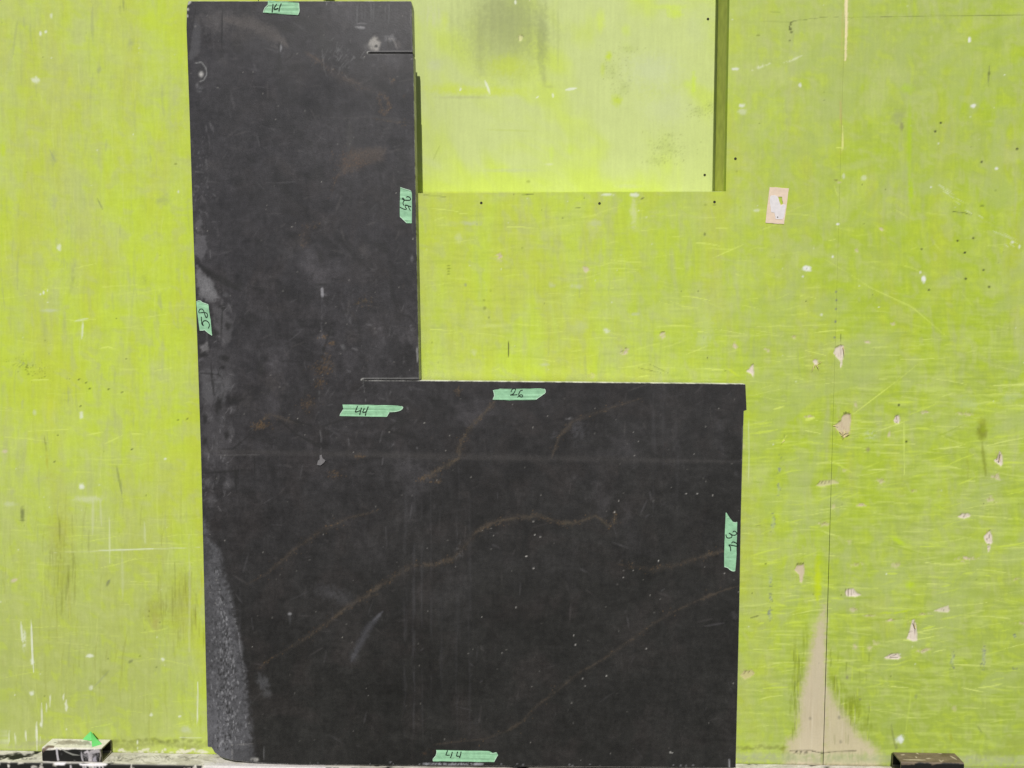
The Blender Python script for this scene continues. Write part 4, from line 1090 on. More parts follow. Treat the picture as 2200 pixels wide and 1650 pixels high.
ST([(499, 1600), (499, 1640)], 1.6, lin(160, 158, 156), .7, .6, False, .6, 's'); ST([(505, 1600), (545, 1598)], 1.6, lin(140, 138, 136), .6, .6, True, .6); ST([(567, 1600), (567, 1636)], 1.6, lin(120, 120, 120), .6); B(546, 1632, 12, 7, lin(200, 198, 192), .9, .6, .5); B(535, 1638, 7, 5, DK, .8, .5); B(543, 1636, 4, 6, DK, .8, .5); PO([(500, 1610), (545, 1605), (550, 1640), (500, 1640)], lin(76, 76, 78), .5, 8, 4)
# bottom arris chips and pale dust
for _ in range(170):
    x = 910 + 130 * r2.random() if r2.random() < .8 else r2.uniform(480, 1570)
    B(x, 1641.5 + (x - 900) * .004 + r2.gauss(0, 1.2), r2.uniform(1, 3.4), r2.uniform(.8, 2), lin(170, 170, 176), r2.uniform(.4, .9), .5, .4)
B(925, 1615, 14, 10, lin(98, 68, 44), .5, .9, .6, 0, 's'); B(910, 1620, 12, 6, lin(98, 70, 46), .5, .9, .6, 0, 's'); B(1020, 1615, 80, 18, lin(40, 39, 38), .5, .9); ST([(1567, 1632), (1567, 1650)], 1.3, lin(190, 190, 194), .9, .5, False)
# saw-cut arris highlights
ST([(780, 813), (860, 812.5), (899, 812)], 1.4, lin(140, 140, 138), .8, .6, False); B(779, 815, 4, 3, lin(205, 204, 200), .9); ST([(895, 740), (897, 785)], 1.6, lin(170, 170, 168), .85, .6, True); ST([(882, 20), (886, 110)], 1.2, lin(112, 110, 108), .6, .6, False)
for x, y in ((404, 8), (408, 4), (403, 20), (402, 34)):
    B(x, y, 3, 4, lin(220, 218, 210), .9, .5, .4)
# crystals: sparse white flecks
for _ in range(330):
    x, y = r2.uniform(405, 1600), r2.uniform(10, 1640)
    s_ = r2.uniform(.8, 1.4)
    B(x, y, s_, s_, lin(190, 187, 180), r2.uniform(.3, .9), .5, .2)
for x, y in ((1320, 1100), (1146, 1120), (1149, 1149), (1161, 1153), (1061, 1150), (1131, 1195), (1146, 1221), (1109, 1305), (1232, 1365), (1236, 1385), (1388, 1394), (1252, 1458), (1303, 1452), (1361, 1225), (1339, 1240), (1415, 1205), (1531, 1064), (1474, 1060), (1498, 1061), (1556, 1232), (1440, 1616), (1444, 1618)):
    B(x, y, 1.6, 1.6, lin(225, 222, 216), .95, .5, .2)

# outline of the slab's face in the photograph, read row by row
yl = np.array([3, 15, 60, 200, 480, 760, 970, 1300, 1608])
xl = np.array([405, 402, 401, 406, 415, 425, 432, 440, 446.5])
yr1 = np.array([3, 14, 112, 118, 480, 815, 1650])
xr1 = np.array([882.5, 884, 886, 887, 893, 899.5, 907])
yr2 = np.array([815, 826, 881, 882.5, 915, 916.5, 1300, 1650])
xr2 = np.array([1600.5, 1601, 1603.5, 1597.5, 1596.5, 1594.5, 1588, 1580])
PXS = 2.2
ns1, ns2 = int(490 / PXS), int(700 / PXS)
s_cols = np.concatenate([np.linspace(0, 1, ns1 + 1), 1 + np.linspace(0, 1, ns2 + 1)[1:]])
rows_leg = np.unique(np.concatenate([np.linspace(3, 112, 51), [115.6], np.linspace(115.6, 815, 319)]))
k_slit = int(np.searchsorted(rows_leg, 112.0 + 1e-6)) - 1
n_low = int(830 / PXS)
nr, nc = len(rows_leg) + n_low + 1, len(s_cols)
PX, PY = np.zeros((nr, nc)), np.zeros((nr, nc))
for j in range(nr):
    for part in (0,):
        if j < len(rows_leg):
            y_nom = np.full(nc, rows_leg[j])
        else:
            v = (j - len(rows_leg)) / n_low
            xe = np.where(s_cols <= 1, 432 + s_cols * 470, 902 + (s_cols - 1) * 698)
            top = np.interp(xe, [430, 778, 903, 1601], [818.4, 818.4, 818.8, 826])
            bot = np.interp(xe, [440, 448, 462, 486, 540, 640, 1600], [1604, 1617, 1626, 1632.5, 1638, 1642, 1649])
            y_nom = top + (bot - top) * v
    L, R1, R2 = np.interp(y_nom, yl, xl), np.interp(y_nom, yr1, xr1), np.interp(y_nom, yr2, xr2)
    PX[j] = np.where(s_cols <= 1, L + (R1 - L) * np.minimum(s_cols, 1), R1 + (R2 - R1) * np.maximum(s_cols - 1, 0))
    PY[j] = y_nom
OUT = 0.035 + 0.010 * np.clip(PY / 1650, 0, 1)                # it leans: the foot stands a little further out
FP = at(PX.ravel(), PY.ravel(), OUT.ravel())
i = (np.arange(nr - 1)[:, None] * nc + np.arange(nc - 1)[None, :])
keep = np.ones((nr - 1, nc - 1), bool)
nl = len(rows_leg)
keep[:nl - 1, ns1:] = False                                     # nothing right of the leg above the step
pxm = (PX[:-1, :-1] + PX[1:, 1:]) / 2
keep[k_slit, :] &= ~(pxm[k_slit] > 791)                         # upper saw cut
keep[nl - 1, :] = pxm[nl - 1] < 778                             # overcut at the inner corner
q = np.stack([i + nc, i + nc + 1, i + 1, i], -1)[keep].reshape(-1, 4)
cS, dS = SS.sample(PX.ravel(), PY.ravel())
FP[:, 1] += np.where(dS < 0, dS * (0.6 + 0.5 * np.random.default_rng(8).random(len(dS))), dS)
e = rim(q, FP)
a, b = FP[e[:, 0]], FP[e[:, 1]]
t2 = b - a
nrm = np.stack([t2[:, 2], np.zeros(len(e)), -t2[:, 0]], 1)
nrm /= np.linalg.norm(nrm, axis=1)[:, None] + 1e-12
# vertex normals along the rim
vn = np.zeros_like(FP)
np.add.at(vn, e[:, 0], nrm)
np.add.at(vn, e[:, 1], nrm)
ln = np.linalg.norm(vn, axis=1)[:, None]
vn = np.where(ln > 1e-9, vn / np.maximum(ln, 1e-9), 0)
cham = np.full(len(FP), 0.0009)
low_edge = vn[:, 2] < -0.5
bottom = low_edge & (PY.ravel() > 1590)
cham[bottom] = 0.0045
cham[k_slit * nc:(k_slit + 2) * nc] = 0.0003
n0 = len(FP)


def ringpts(idx, off, back):
    p = FP[idx] + vn[idx] * (cham[idx] * off)[:, None]
    p[:, 1] = FP[idx, 1] + back(idx)
    return p


back1 = lambda k: cham[k] * 1.3
back2 = lambda k: np.full(len(k), TH)
A0, B0 = a, b
A1, B1 = ringpts(e[:, 0], 1.0, back1), ringpts(e[:, 1], 1.0, back1)
A2, B2 = ringpts(e[:, 0], 1.0, back2), ringpts(e[:, 1], 1.0, back2)
m = len(e)
ar = np.arange(m)
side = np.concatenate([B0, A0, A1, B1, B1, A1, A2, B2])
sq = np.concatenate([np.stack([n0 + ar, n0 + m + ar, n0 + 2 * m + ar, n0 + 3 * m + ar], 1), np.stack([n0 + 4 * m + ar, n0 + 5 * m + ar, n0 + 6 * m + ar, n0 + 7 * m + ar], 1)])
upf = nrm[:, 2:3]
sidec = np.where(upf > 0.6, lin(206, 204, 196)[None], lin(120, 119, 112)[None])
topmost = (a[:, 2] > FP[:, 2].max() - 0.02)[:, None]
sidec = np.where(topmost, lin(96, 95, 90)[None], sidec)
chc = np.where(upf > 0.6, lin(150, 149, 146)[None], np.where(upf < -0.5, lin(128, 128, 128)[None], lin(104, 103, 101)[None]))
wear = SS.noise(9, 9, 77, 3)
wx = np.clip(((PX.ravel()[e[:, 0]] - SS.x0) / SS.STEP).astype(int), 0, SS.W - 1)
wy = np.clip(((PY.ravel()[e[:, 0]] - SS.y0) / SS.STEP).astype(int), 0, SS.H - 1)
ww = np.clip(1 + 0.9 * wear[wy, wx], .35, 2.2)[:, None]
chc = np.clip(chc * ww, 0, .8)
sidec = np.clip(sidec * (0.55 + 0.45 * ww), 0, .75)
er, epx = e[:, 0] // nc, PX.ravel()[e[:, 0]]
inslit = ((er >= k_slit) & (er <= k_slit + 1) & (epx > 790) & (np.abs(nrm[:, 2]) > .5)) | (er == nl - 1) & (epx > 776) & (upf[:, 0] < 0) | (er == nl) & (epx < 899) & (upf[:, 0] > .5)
sidec = np.where(inslit[:, None], 0.012, sidec)  # shade inside the saw cuts painted as near-black colour
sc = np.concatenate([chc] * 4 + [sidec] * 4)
# back face: two flat quads
bk = [at(x, y, 0.035 + 0.010 * y / 1650 - TH + 0.0004) for x, y in ((404, 6), (882, 6), (899, 816), (428, 816), (428, 830), (1599, 830), (1579, 1600), (452, 1596))]
nb_ = n0 + len(side)
bq = np.array([[nb_ + 3, nb_ + 0, nb_ + 1, nb_ + 2], [nb_ + 7, nb_ + 4, nb_ + 5, nb_ + 6]])
allv = np.concatenate([FP, side, np.array(bk)])
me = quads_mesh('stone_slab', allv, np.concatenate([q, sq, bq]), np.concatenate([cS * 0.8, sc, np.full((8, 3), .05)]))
slab = link('stone_slab', me, M_SLAB)
tag(slab, 'big L-shaped black stone slab offcut leaning on the green wall, dusty down its left edge', 'stone slab')

# flake of glue at the end of the run
fo = loop3([(687, 978), (691, 977), (693, 985), (699, 989), (697, 993), (688, 1000), (681, 999), (683, 990), (687, 987)], (0, 0), 1, 0.0437)
flat('glue_flake', ragged(fo, .0005, rnd), [], 0.0014, M_FLAKE, slab)

# =================================================================== TAPE
def out_at(y):
    return 0.035 + 0.010 * min(max(y / 1650, 0), 1)


def ribbon(bm, pts, wd_):
    """pen stroke with round-ish ends"""
    P = [Vector(p) for p in pts]
    fine = []
    for k in range(len(P) - 1):
        p0, p1, p2, p3 = P[max(k - 1, 0)], P[k], P[k + 1], P[min(k + 2, len(P) - 1)]
        for s_ in range(5):
            u = s_ / 5
            fine.append(0.5 * ((2 * p1) + (p2 - p0) * u + (2 * p0 - 5 * p1 + 4 * p2 - p3) * u * u + (3 * p1 - p0 - 3 * p2 + p3) * u ** 3))
    fine.append(P[-1])
    prev = None
    n = len(fine)
    for k, p in enumerate(fine):
        d = (fine[min(k + 1, n - 1)] - fine[max(k - 1, 0)])
        d = d.normalized() if d.length > 1e-9 else Vector((1, 0, 0))
        o = Vector((-d.z, 0, d.x)) * wd_ * (0.5 if 0 < k < n - 1 else 0.3) * (1 + 0.18 * math.sin(k * 1.7))
        cur = (bm.verts.new(p + o), bm.verts.new(p - o))
        if prev:
            try:
                f = bm.faces.new((prev[0], prev[1], cur[1], cur[0]))
                f.normal_update()
                if f.normal.y > 0:
                    f.normal_flip()
            except ValueError:
                pass
        prev = cur


def tape(label, org, sc_, outline, strokes, pen=0.0024, torn=()):
    yy = outline[0][1] / sc_ + org[1]
    P = np.array(outline, float) / sc_ + np.array(org)
    lift = 0.0005
    L3 = [Vector(at(x, y, out_at(y) + lift)) for x, y in P]
    root = empty('masking_tape', tuple(sum(L3, Vector()) / len(L3)))
    tag(root, label, 'tape', 'green tape pieces with handwritten sizes on the slab')
    flat('tape_strip', [p + Vector((0, -rnd.uniform(0, .0012), 0)) for p in ragged(L3, .00025, rnd, 4)], [], 0.0004, M_TAPE, root)
    bm = bmesh.new()
    for s_ in strokes:
        Q = np.array(s_, float) / sc_ + np.array(org)
        ribbon(bm, [at(x, y, out_at(y) + lift + 0.0013) for x, y in Q], pen)
    me_ = bpy.data.meshes.new('handwriting')
    bm.to_mesh(me_)
    bm.free()
    link('handwriting', me_, M_INK, root)
    if torn:
        for t_ in torn:
            bm = bmesh.new()
            Q = np.array(t_, float) / sc_ + np.array(org)
            ribbon(bm, [at(x, y, out_at(y) + lift + 0.0012) for x, y in Q], 0.0014)
            me_ = bpy.data.meshes.new('torn_edge')
            bm.to_mesh(me_)
            bm.free()
            link('torn_edge', me_, M_TAPE_TORN, root)
    return root


tape('green tape marked 14 at the very top edge of the slab', (550, 0), 20,
     [(500, 34), (520, 130), (500, 220), (380, 340), (300, 545), (700, 580), (1200, 620), (1790, 655), (1830, 560), (1865, 460), (1840, 125), (1400, 85), (900, 60), (700, 40)],
     [[(735, 160), (710, 330), (690, 540)], [(890, 165), (820, 270), (775, 345), (790, 390), (870, 380), (960, 340)], [(1090, 145), (1020, 300), (980, 490)]], .0021,
     [[(510, 220), (380, 350), (310, 540)], [(1835, 130), (1858, 460), (1830, 560), (1790, 640)]])
tape('green tape marked 25 sideways on the right edge of the tall leg', (840, 390), 16.5,
     [(330, 200), (480, 255), (600, 285), (710, 330), (740, 420), (745, 1000), (740, 1480), (660, 1478), (560, 1480), (440, 1360), (315, 1240), (312, 800), (325, 500)],
     [[(545, 560), (590, 530), (660, 560), (700, 620), (660, 658), (580, 660), (490, 655), (430, 630), (400, 600), (425, 580), (460, 620), (465, 670), (430, 730), (430, 790), (460, 840)],
      [(320, 905), (400, 950), (500, 985), (550, 965), (510, 900), (500, 840), (560, 840), (660, 875), (720, 890)], [(610, 880), (650, 960), (690, 1030)]], .0017,
     [[(335, 210), (480, 262), (600, 292), (705, 335)], [(320, 1240), (440, 1355), (560, 1470)]])
tape('green tape marked 58 sideways on the dusty left edge of the slab', (410, 635), 16.5,
     [(195, 210), (270, 180), (340, 185), (400, 235), (520, 280), (625, 320), (700, 850), (760, 1420), (620, 1330), (490, 1225), (430, 1235), (315, 1235), (260, 780)],
     [[(290, 612), (283, 560), (315, 492), (380, 475), (430, 500), (470, 590), (500, 690), (545, 780), (590, 720), (580, 650), (520, 607), (440, 602), (290, 615)],
      [(370, 745), (375, 880), (395, 1020), (460, 1070)], [(440, 1050), (415, 985), (440, 910), (520, 885), (600, 920), (650, 1000), (655, 1070), (620, 1165)]], .0019,
     [[(200, 212), (270, 185), (340, 190), (400, 240), (520, 285), (622, 325)], [(318, 1230), (430, 1230), (490, 1222), (620, 1325), (750, 1410)]])
tape('green tape marked 44 in the middle of the slab, under the inner corner', (720, 860), 13.75,
     [(220, 125), (1200, 140), (1850, 155), (1950, 175), (2005, 205), (1970, 270), (1880, 315), (1750, 340), (1610, 345), (1560, 420), (1520, 490), (900, 480), (140, 465), (150, 410), (245, 270), (240, 220)],
     [[(665, 170), (620, 270), (592, 350)], [(592, 350), (640, 340), (740, 300)], [(780, 215), (750, 320), (722, 435)], [(865, 230), (815, 345), (860, 355), (915, 330)], [(980, 180), (925, 320), (888, 460)]], .0021,
     [[(1950, 178), (2000, 207), (1965, 265), (1880, 310), (1750, 335), (1610, 342)], [(1600, 350), (1520, 485)], [(245, 270), (155, 410), (145, 462)]])
tape('green tape marked 26 just under the top edge of the low arm', (1050, 810), 15.71,
     [(145, 445), (380, 395), (1000, 395), (1750, 385), (1890, 400), (1915, 450), (1910, 540), (1800, 620), (1580, 770), (700, 785), (130, 765), (190, 640), (170, 520)],
     [[(750, 500), (785, 425), (840, 395), (893, 398), (903, 425), (870, 505), (820, 570), (735, 605)], [(722, 606), (840, 604), (970, 593)],
      [(1150, 445), (1080, 455), (1030, 530), (1012, 600), (1050, 655), (1120, 670), (1152, 640), (1120, 600), (1050, 612), (970, 685)]], .0017,
     [[(150, 450), (175, 520), (190, 640), (140, 755)], [(1885, 405), (1905, 450), (1900, 535), (1800, 610), (1590, 760)]])
tape('long green tape marked 28 sideways on the right edge of the low arm', (1540, 1090), 11,
     [(208, 135), (222, 120), (300, 240), (380, 345), (430, 357), (482, 345), (470, 800), (460, 1200), (435, 1505), (380, 1512), (320, 1485), (260, 1430), (175, 1405), (175, 1000), (190, 600)],
     [[(218, 640), (230, 700), (275, 725), (340, 712), (358, 670), (320, 622), (285, 607)], [(330, 630), (375, 655), (440, 655), (470, 612), (440, 570), (400, 563), (380, 590)],
      [(350, 845), (380, 815), (440, 832), (515, 890), (490, 918), (400, 905), (290, 885), (322, 940), (330, 1040)]], .0019,
     [[(380, 348), (430, 360), (478, 350)], [(180, 1405), (260, 1428), (320, 1480), (380, 1506), (432, 1500)]])
tape('green tape marked 44 at the bottom edge of the slab, above the ledge', (910, 1600), 12.22,
     [(330, 140), (1000, 145), (1700, 160), (1770, 185), (1820, 215), (1900, 190), (1930, 215), (1955, 270), (1900, 360), (1855, 450), (1300, 445), (700, 430), (245, 430), (250, 370), (320, 290), (345, 200)],
     [[(632, 150), (605, 215), (585, 270)], [(575, 268), (630, 276), (685, 274)], [(755, 185), (735, 270), (702, 350)], [(895, 180), (868, 292), (905, 303), (945, 300)], [(985, 180), (970, 270), (942, 350)]], .0022,
     [[(340, 150), (345, 200), (320, 290), (255, 370), (250, 425)], [(1740, 230), (1830, 225), (1925, 210)], [(1950, 265), (1895, 360), (1850, 445)]])

# =================================================================== LEDGE, TUBES, SCRAP, GROUND
ledge_z = float(at(300, 1617.0)[2])
LS = Sheet(-60, 1560, 2260, 1700, 1.2)
X, Y = np.meshgrid(LS.X, LS.Y)
WH, GW, BK = lin(214, 210, 202), lin(190, 186, 174), lin(26, 26, 24)
l1, l2, l3 = LS.noise(60, 12, 41, 3), LS.noise(24, 6, 42, 3), LS.noise(90, 10, 43, 3)
cov = sstep(-0.55, -0.25, l1 + 0.5 * l2 + 0.5 * sstep(80, 300, X) - 0.55 * sstep(130, 60, X))
LS.c[:] = BK
LS.c += (GW - LS.c) * cov[..., None]
LS.c += (WH - LS.c) * (cov * sstep(-0.3, 0.4, l2 + 0.4 * l3))[..., None]
# the front of the angle below its lip: black paint with runs of slurry
lip = 1637.5 + 0.0165 * X
fr = sstep(-1.0, 1.5, Y - lip)
runs = sstep(0.18, 0.4, LS.noise(14, 60, 44, 3) + 0.25 * l3 - 0.2 * sstep(440, 200, X) * sstep(100, 240, X))
LS.c += (BK - LS.c) * (fr * (1 - runs))[..., None]
B, ST, PO = LS.blob, LS.stroke, LS.poly
for x, y, rx, ry, a in ((10, 1627, 26, 6, .8), (60, 1630, 34, 5, .8), (30, 1620, 40, 4, .5), (255, 1627, 16, 6, .95), (262, 1622, 12, 4, .8), (240, 1636, 14, 4, .8), (300, 1634, 12, 3, .4), (365, 1631, 14, 3, .7), (385, 1627, 16, 3.5, .6), (412, 1629, 18, 4, .5), (335, 1640, 20, 2.5, .5)):
    B(x, y, rx, ry, lin(52, 52, 48), a, .6, .7, 0, 's')
for _ in range(40):
    x = rnd.uniform(250, 445)
    ST([(x, rnd.uniform(1622, 1636)), (x + rnd.uniform(4, 14), rnd.uniform(1622, 1638))], 1.2, lin(120, 116, 104), .6)
for x0_, x1_ in ((-60, 20), (40, 75)):
    PO([(x0_, 1613), (x1_, 1613), (x1_ - 8, 1620), (x0_ + 10, 1622)], WH, .8, 3, 3)
PO([(117, 1639), (142, 1638), (138, 1644), (118, 1644)], lin(234, 230, 232), 1, 2, 1); PO([(168, 1640), (232, 1641), (226, 1645), (205, 1647), (172, 1645)], lin(228, 224, 226), 1, 2, 2)
for x in (152, 178, 183, 200, 206, 214, 220):
    ST([(x, 1642), (x + rnd.uniform(-1, 2), 1655)], 2.2, lin(214, 208, 210), .8, .6)
PO([(440, 1640), (700, 1641), (700, 1700), (440, 1700)], lin(214, 210, 208), .95, 4, 4)
M_LEDGE = painted('slurry_caked_steel', 0.7, 0.35, [(300, 300, 300), (60, 60, 60)], [0.12, 0.10], 0.6, (220, 220, 220))


def wrapped(name, prof, xs, closed, mat, sheet, fixed=None):
    """a section swept along x, coloured by a wear map; prof = list of (y, z)"""
    prof = np.array(prof)
    n, m_ = len(prof), len(xs)
    P = np.zeros((m_, n, 3))
    P[..., 0] = np.asarray(xs)[:, None]
    P[..., 1:] = prof[None]
    P = P.reshape(-1, 3)
    px, py = to_px(P)
    c, _ = sheet.sample(px, py)
    if fixed is not None:
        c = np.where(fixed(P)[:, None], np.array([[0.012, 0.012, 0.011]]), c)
    k = n if closed else n - 1
    i_ = np.arange(m_ - 1)[:, None] * n
    a_ = np.arange(k)[None, :]
    b_ = (a_ + 1) % n
    q_ = np.stack([i_ + a_, i_ + b_, i_ + n + b_, i_ + n + a_], -1).reshape(-1, 4)
    return P, q_, c


def seg(a, b, n):
    return [(a[0] + (b[0] - a[0]) * k / n, a[1] + (b[1] - a[1]) * k / n) for k in range(n)]


Z = ledge_z
prof = seg((-.002, Z), (-LEDGE_W + .003, Z), 22) + [(-LEDGE_W + .003, Z), (-LEDGE_W + .0012, Z - .0006), (-LEDGE_W + .0003, Z - .0018)] + seg((-LEDGE_W, Z - .003), (-LEDGE_W, Z - .03), 12) + [(-LEDGE_W, Z - .03), (-LEDGE_W, Z - .075), (-LEDGE_W + .006, Z - .075), (-LEDGE_W + .006, Z - .012), (-.002, Z - .012)]
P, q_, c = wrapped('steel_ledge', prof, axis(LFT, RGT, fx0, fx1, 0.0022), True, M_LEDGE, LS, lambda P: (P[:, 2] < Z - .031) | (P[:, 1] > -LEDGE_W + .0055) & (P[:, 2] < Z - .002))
P[:, 2] += np.where((P[:, 2] > Z - .0001), 0.0008 * (c.mean(1) > .25), 0)
me = quads_mesh('steel_ledge', P, q_, c)
ledge = link('steel_ledge', me, M_LEDGE)
tag(ledge, 'black steel ledge caked with white stone slurry along the foot of the wall', 'ledge')
M_TUBE = painted('slurry_topped_tube', 0.6, 0.4, [(300, 300, 300), (70, 70, 70)], [0.12, 0.10], 0.5, (260, 260, 260))


def tube(x0, x1, ya, yb, z0, z1, sheet, label):
    """rectangular hollow section lying along the ledge, open ends"""
    def ring(inset, nf):
        r_ = .0035 - inset * .6
        lo_y, hi_y, lo_z, hi_z = -yb + inset, -ya - inset, z0 + inset, z1 - inset
        pts = []
        cs = ((hi_y - r_, hi_z - r_, 0), (lo_y + r_, hi_z - r_, 90), (lo_y + r_, lo_z + r_, 180), (hi_y - r_, lo_z + r_, 270))
        for k, (cy, cz, a0) in enumerate(cs):
            arc = [(cy + r_ * math.cos(R(a0 + t_ * 30)), cz + r_ * math.sin(R(a0 + t_ * 30))) for t_ in range(4)]
            nx_ = cs[(k + 1) % 4]
            first = (nx_[0] + r_ * math.cos(R(nx_[2])), nx_[1] + r_ * math.sin(R(nx_[2])))
            pts += arc[:-1] + seg(arc[-1], first, nf)
        return pts
    nf = 22
    xs_ = np.linspace(x0, x1, 90)
    Po, qo, co = wrapped('o', ring(0, nf), xs_, True, None, sheet)
    Pi, qi, ci = wrapped('i', ring(.0032, nf), xs_, True, None, sheet)
    n = len(ring(0, nf))
    low_in = (Pi[:, 2] < z0 + .006)
    ci = np.where(low_in[:, None], lin(150, 144, 120)[None], lin(46, 46, 30)[None])
    k0 = len(Po)
    ends = []
    for base_ in (0, (len(xs_) - 1) * n):
        for k in range(n):
            j = (k + 1) % n
            ends.append((base_ + k, base_ + j, k0 + base_ + j, k0 + base_ + k))
    eP = np.concatenate([Po, Pi])[np.array(ends).ravel()]
    ec = np.tile(lin(150, 144, 120)[None], (len(eP), 1)) * np.repeat(np.random.default_rng(3).uniform(.3, 1.1, len(ends)), 4)[:, None]
    eq = np.arange(len(eP)).reshape(-1, 4) + 2 * k0
    me_ = quads_mesh('steel_tube', np.concatenate([Po, Pi, eP]), np.concatenate([qo, qi[:, ::-1] + k0, eq]), np.concatenate([co, ci, ec]))
    o = link('steel_tube', me_, M_TUBE)
    tag(o, label, 'steel tube', 'hollow steel tube stubs lying on the ledge')
    return o


TD = 0.0405
zt = float(at(175, 1586.5, 0.004)[2])
TS = Sheet(60, 1560, 270, 1660, 0.7)
TS.c[:] = lin(24, 24, 21)
B, ST, PO = TS.blob, TS.stroke, TS.poly
PO([(105, 1580), (245, 1580), (240, 1590), (219, 1608), (85, 1612)], lin(220, 216, 206), 1, 2, 1.5)
PO([(124, 1592), (150, 1590), (194, 1593), (196, 1600), (120, 1600)], lin(160, 152, 140), .85, 3, 3); B(150, 1594, 18, 3, lin(138, 130, 118), .6, .8, .5); ST([(115, 1595), (122, 1595)], 1, lin(40, 36, 30), .8)
PO([(90, 1609), (103, 1601), (118, 1602), (116, 1607), (104, 1608), (96, 1613), (92, 1617)], lin(112, 96, 84), .95, 1.5, 1)
PO([(114, 1601), (220, 1604), (216, 1609), (196, 1610), (176, 1611), (160, 1607), (146, 1608), (130, 1608)], lin(216, 212, 200), .95, 2, 2)
ST([(128, 1607), (142, 1615), (156, 1621), (172, 1623)], 2.6, lin(150, 150, 142), .85, .8); ST([(122, 1610), (123, 1622), (125, 1633)], 2.6, lin(196, 192, 196), .95, .5, False, .3); B(126, 1635, 2, 4, lin(110, 108, 110), .8)
ST([(174, 1614), (176, 1628), (180, 1640)], 2, lin(190, 186, 190), .9); ST([(183, 1617), (188, 1614), (192, 1622), (194, 1640)], 3, lin(196, 190, 194), .95, .5, False, .4); PO([(196, 1612), (212, 1611), (214, 1616), (200, 1620), (196, 1640), (190, 1640), (190, 1616)], lin(188, 182, 184), .85, 2, 2)
PO([(200, 1628), (206, 1624), (208, 1637), (199, 1638)], lin(170, 166, 176), .9, 1.5, 2); ST([(214, 1608), (216, 1622), (214, 1638)], 1.6, lin(180, 172, 160), .7); PO([(168, 1640), (178, 1636), (205, 1638), (206, 1645), (166, 1645)], lin(214, 208, 212), .9, 2, 2)
for _ in range(60):
    TS.stroke([(rnd.uniform(170, 214), 1612 + rnd.uniform(0, 10)), (rnd.uniform(172, 214), 1622 + rnd.uniform(0, 14))], .6, lin(150, 146, 150), .35)
B(160, 1634, 3, 2, lin(110, 110, 106), .6); B(132, 1620, 3, 4, lin(60, 60, 60), .6)
tube(float(at_z(83, 1612, zt)[0]), float(at_z(214, 1612, zt)[0]), 0.004, 0.004 + TD, ledge_z + .0012, zt, TS, 'short black steel tube with a white slurry-caked top and a green tape scrap on it')
zt2 = float(at(1985, 1616.0, 0.004)[2])
TR = Sheet(1880, 1590, 2110, 1680, 0.7)
TR.c[:] = lin(118, 104, 86)
TR.c *= (1 + 0.28 * TR.noise(30, 6, 51, 4))[..., None]
B, ST, PO = TR.blob, TR.stroke, TR.poly
PO([(1900, 1645), (1962, 1643), (1975, 1638), (1995, 1640), (2002, 1643), (2020, 1641), (2030, 1638), (2050, 1640), (2090, 1642), (2090, 1680), (1900, 1680)], lin(24, 24, 22), 1, 2.5, 2.5)
B(2035, 1622, 22, 8, lin(92, 80, 56), .7, .9, .5)
for pts in ([(1935, 1622), (1944, 1621)], [(1968, 1617), (1973, 1620)], [(1967, 1625), (1970, 1629)], [(2017, 1632), (2022, 1636), (2028, 1633)], [(2041, 1624), (2056, 1632)], [(1990, 1630), (2000, 1629)], [(1985, 1616), (1990, 1615)], [(2014, 1618), (2024, 1619)], [(1940, 1632), (1990, 1633)]):
    ST(pts, 1.3, lin(206, 192, 172), .85)
tube(float(at_z(1937, 1638, zt2)[0]), float(at_z(2070, 1638, zt2)[0]), 0.004, 0.004 + TD, ledge_z + .0012, max(zt2, ledge_z + .03), TR, 'short steel tube with a grimy brown top, below the white paint splat')

# scrap of tape: a strip folded over itself, one end standing up
def onz(px, py, dz=0.0006):
    return Vector(at_z(px, py, zt + dz))


p_a = onz(177.5, 1588.6, .0010)
p_b = Vector(at(195, 1571, 0.010))
p_c = onz(219, 1598.5)
p_d = onz(198, 1604.5)
p_e = onz(193.5, 1591.5, .0022)
p_f = Vector(at(207, 1586, 0.014))
bm = bmesh.new()


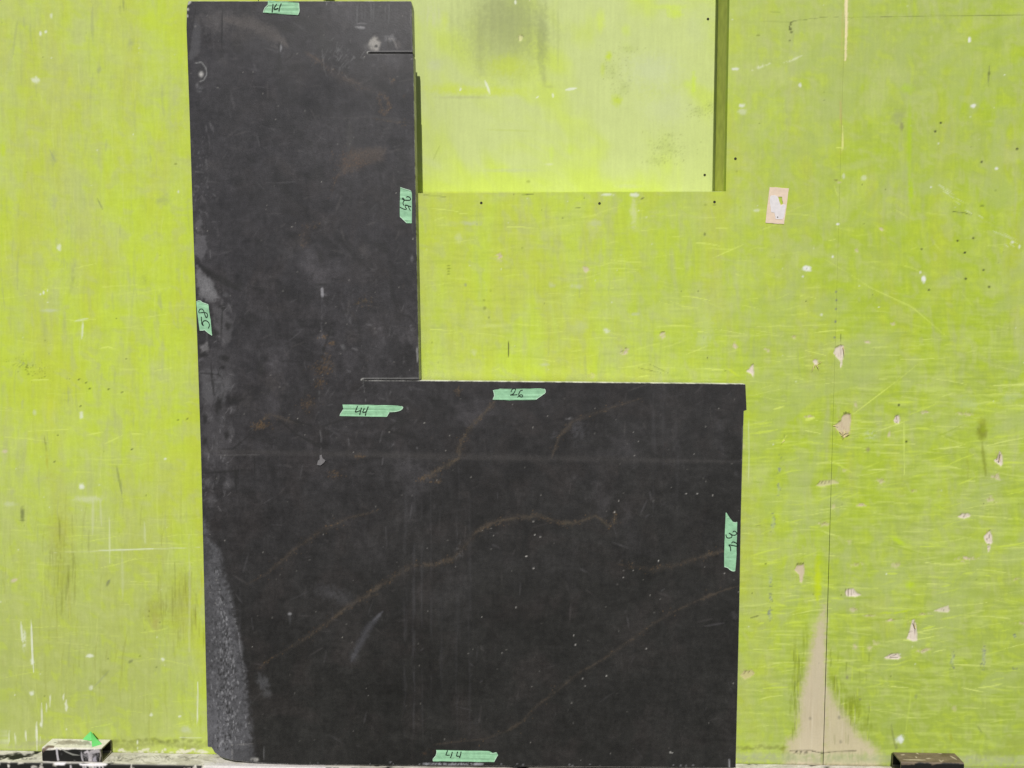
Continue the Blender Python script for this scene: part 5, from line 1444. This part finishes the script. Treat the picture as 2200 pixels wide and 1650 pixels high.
def patch(P00, P10, P11, P01, n_=6, bow=0.0):
    g = []
    for u in range(n_ + 1):
        row = []
        for v in range(n_ + 1):
            a_, b_ = u / n_, v / n_
            p = P00.lerp(P10, a_).lerp(P01.lerp(P11, a_), b_)
            p = p + Vector((0, -bow * math.sin(math.pi * a_) * math.sin(math.pi * b_), bow * .4 * math.sin(math.pi * a_)))
            row.append(bm.verts.new(p))
        g.append(row)
    for u in range(n_):
        for v in range(n_):
            bm.faces.new((g[u][v], g[u + 1][v], g[u + 1][v + 1], g[u][v + 1]))


patch(p_a, p_b, p_f, p_e, 6, .0008)
patch(p_b + Vector((0, -.0006, 0)), p_f + Vector((0, -.0006, 0)), p_c, p_d, 8, -.0015)
me = bpy.data.meshes.new('tape_scrap')
bm.to_mesh(me)
bm.free()
scrap = link('tape_scrap', me, M_SCRAP)
sm = scrap.modifiers.new('thickness', 'SOLIDIFY')
sm.thickness = 0.0003
tag(scrap, 'folded scrap of bright green tape standing on the white-topped steel tube', 'tape scrap')

# yard in front of the wall (below the frame; it lights and mirrors in the stone)
mg, tg, pg = mat_base('yard_concrete', 0.85, 0.3)
ng = node(tg, 'ShaderNodeTexNoise', Scale=2.5, Detail=8.0, Roughness=0.6)
tg.links.new(coords(tg), ng.inputs['Vector'])
tg.links.new(ramp(tg, ng.outputs[0], [(0.3, (0.10, 0.098, 0.092)), (0.7, (0.17, 0.166, 0.155))]), pg.inputs['Base Color'])
bm = bmesh.new()
N_, half = 40, 600.0
def gpos(k):
    u = k / N_ * 2 - 1
    return half * (abs(u) ** 3) * (1 if u > 0 else -1)
gv = [[bm.verts.new((gpos(i_), gpos(j_), -0.02)) for j_ in range(N_ + 1)] for i_ in range(N_ + 1)]
for i_ in range(N_):
    for j_ in range(N_):
        bm.faces.new((gv[i_][j_], gv[i_ + 1][j_], gv[i_ + 1][j_ + 1], gv[i_][j_ + 1]))
me = bpy.data.meshes.new('ground')
bm.to_mesh(me)
bm.free()
tag(link('ground', me, mg), kind='structure')
# stand the wall and ledge on the yard
box('base_plinth', (LFT, -0.046, -0.018), (RGT, 0.10, ledge_z - 0.0755), M_DARK, ledge)
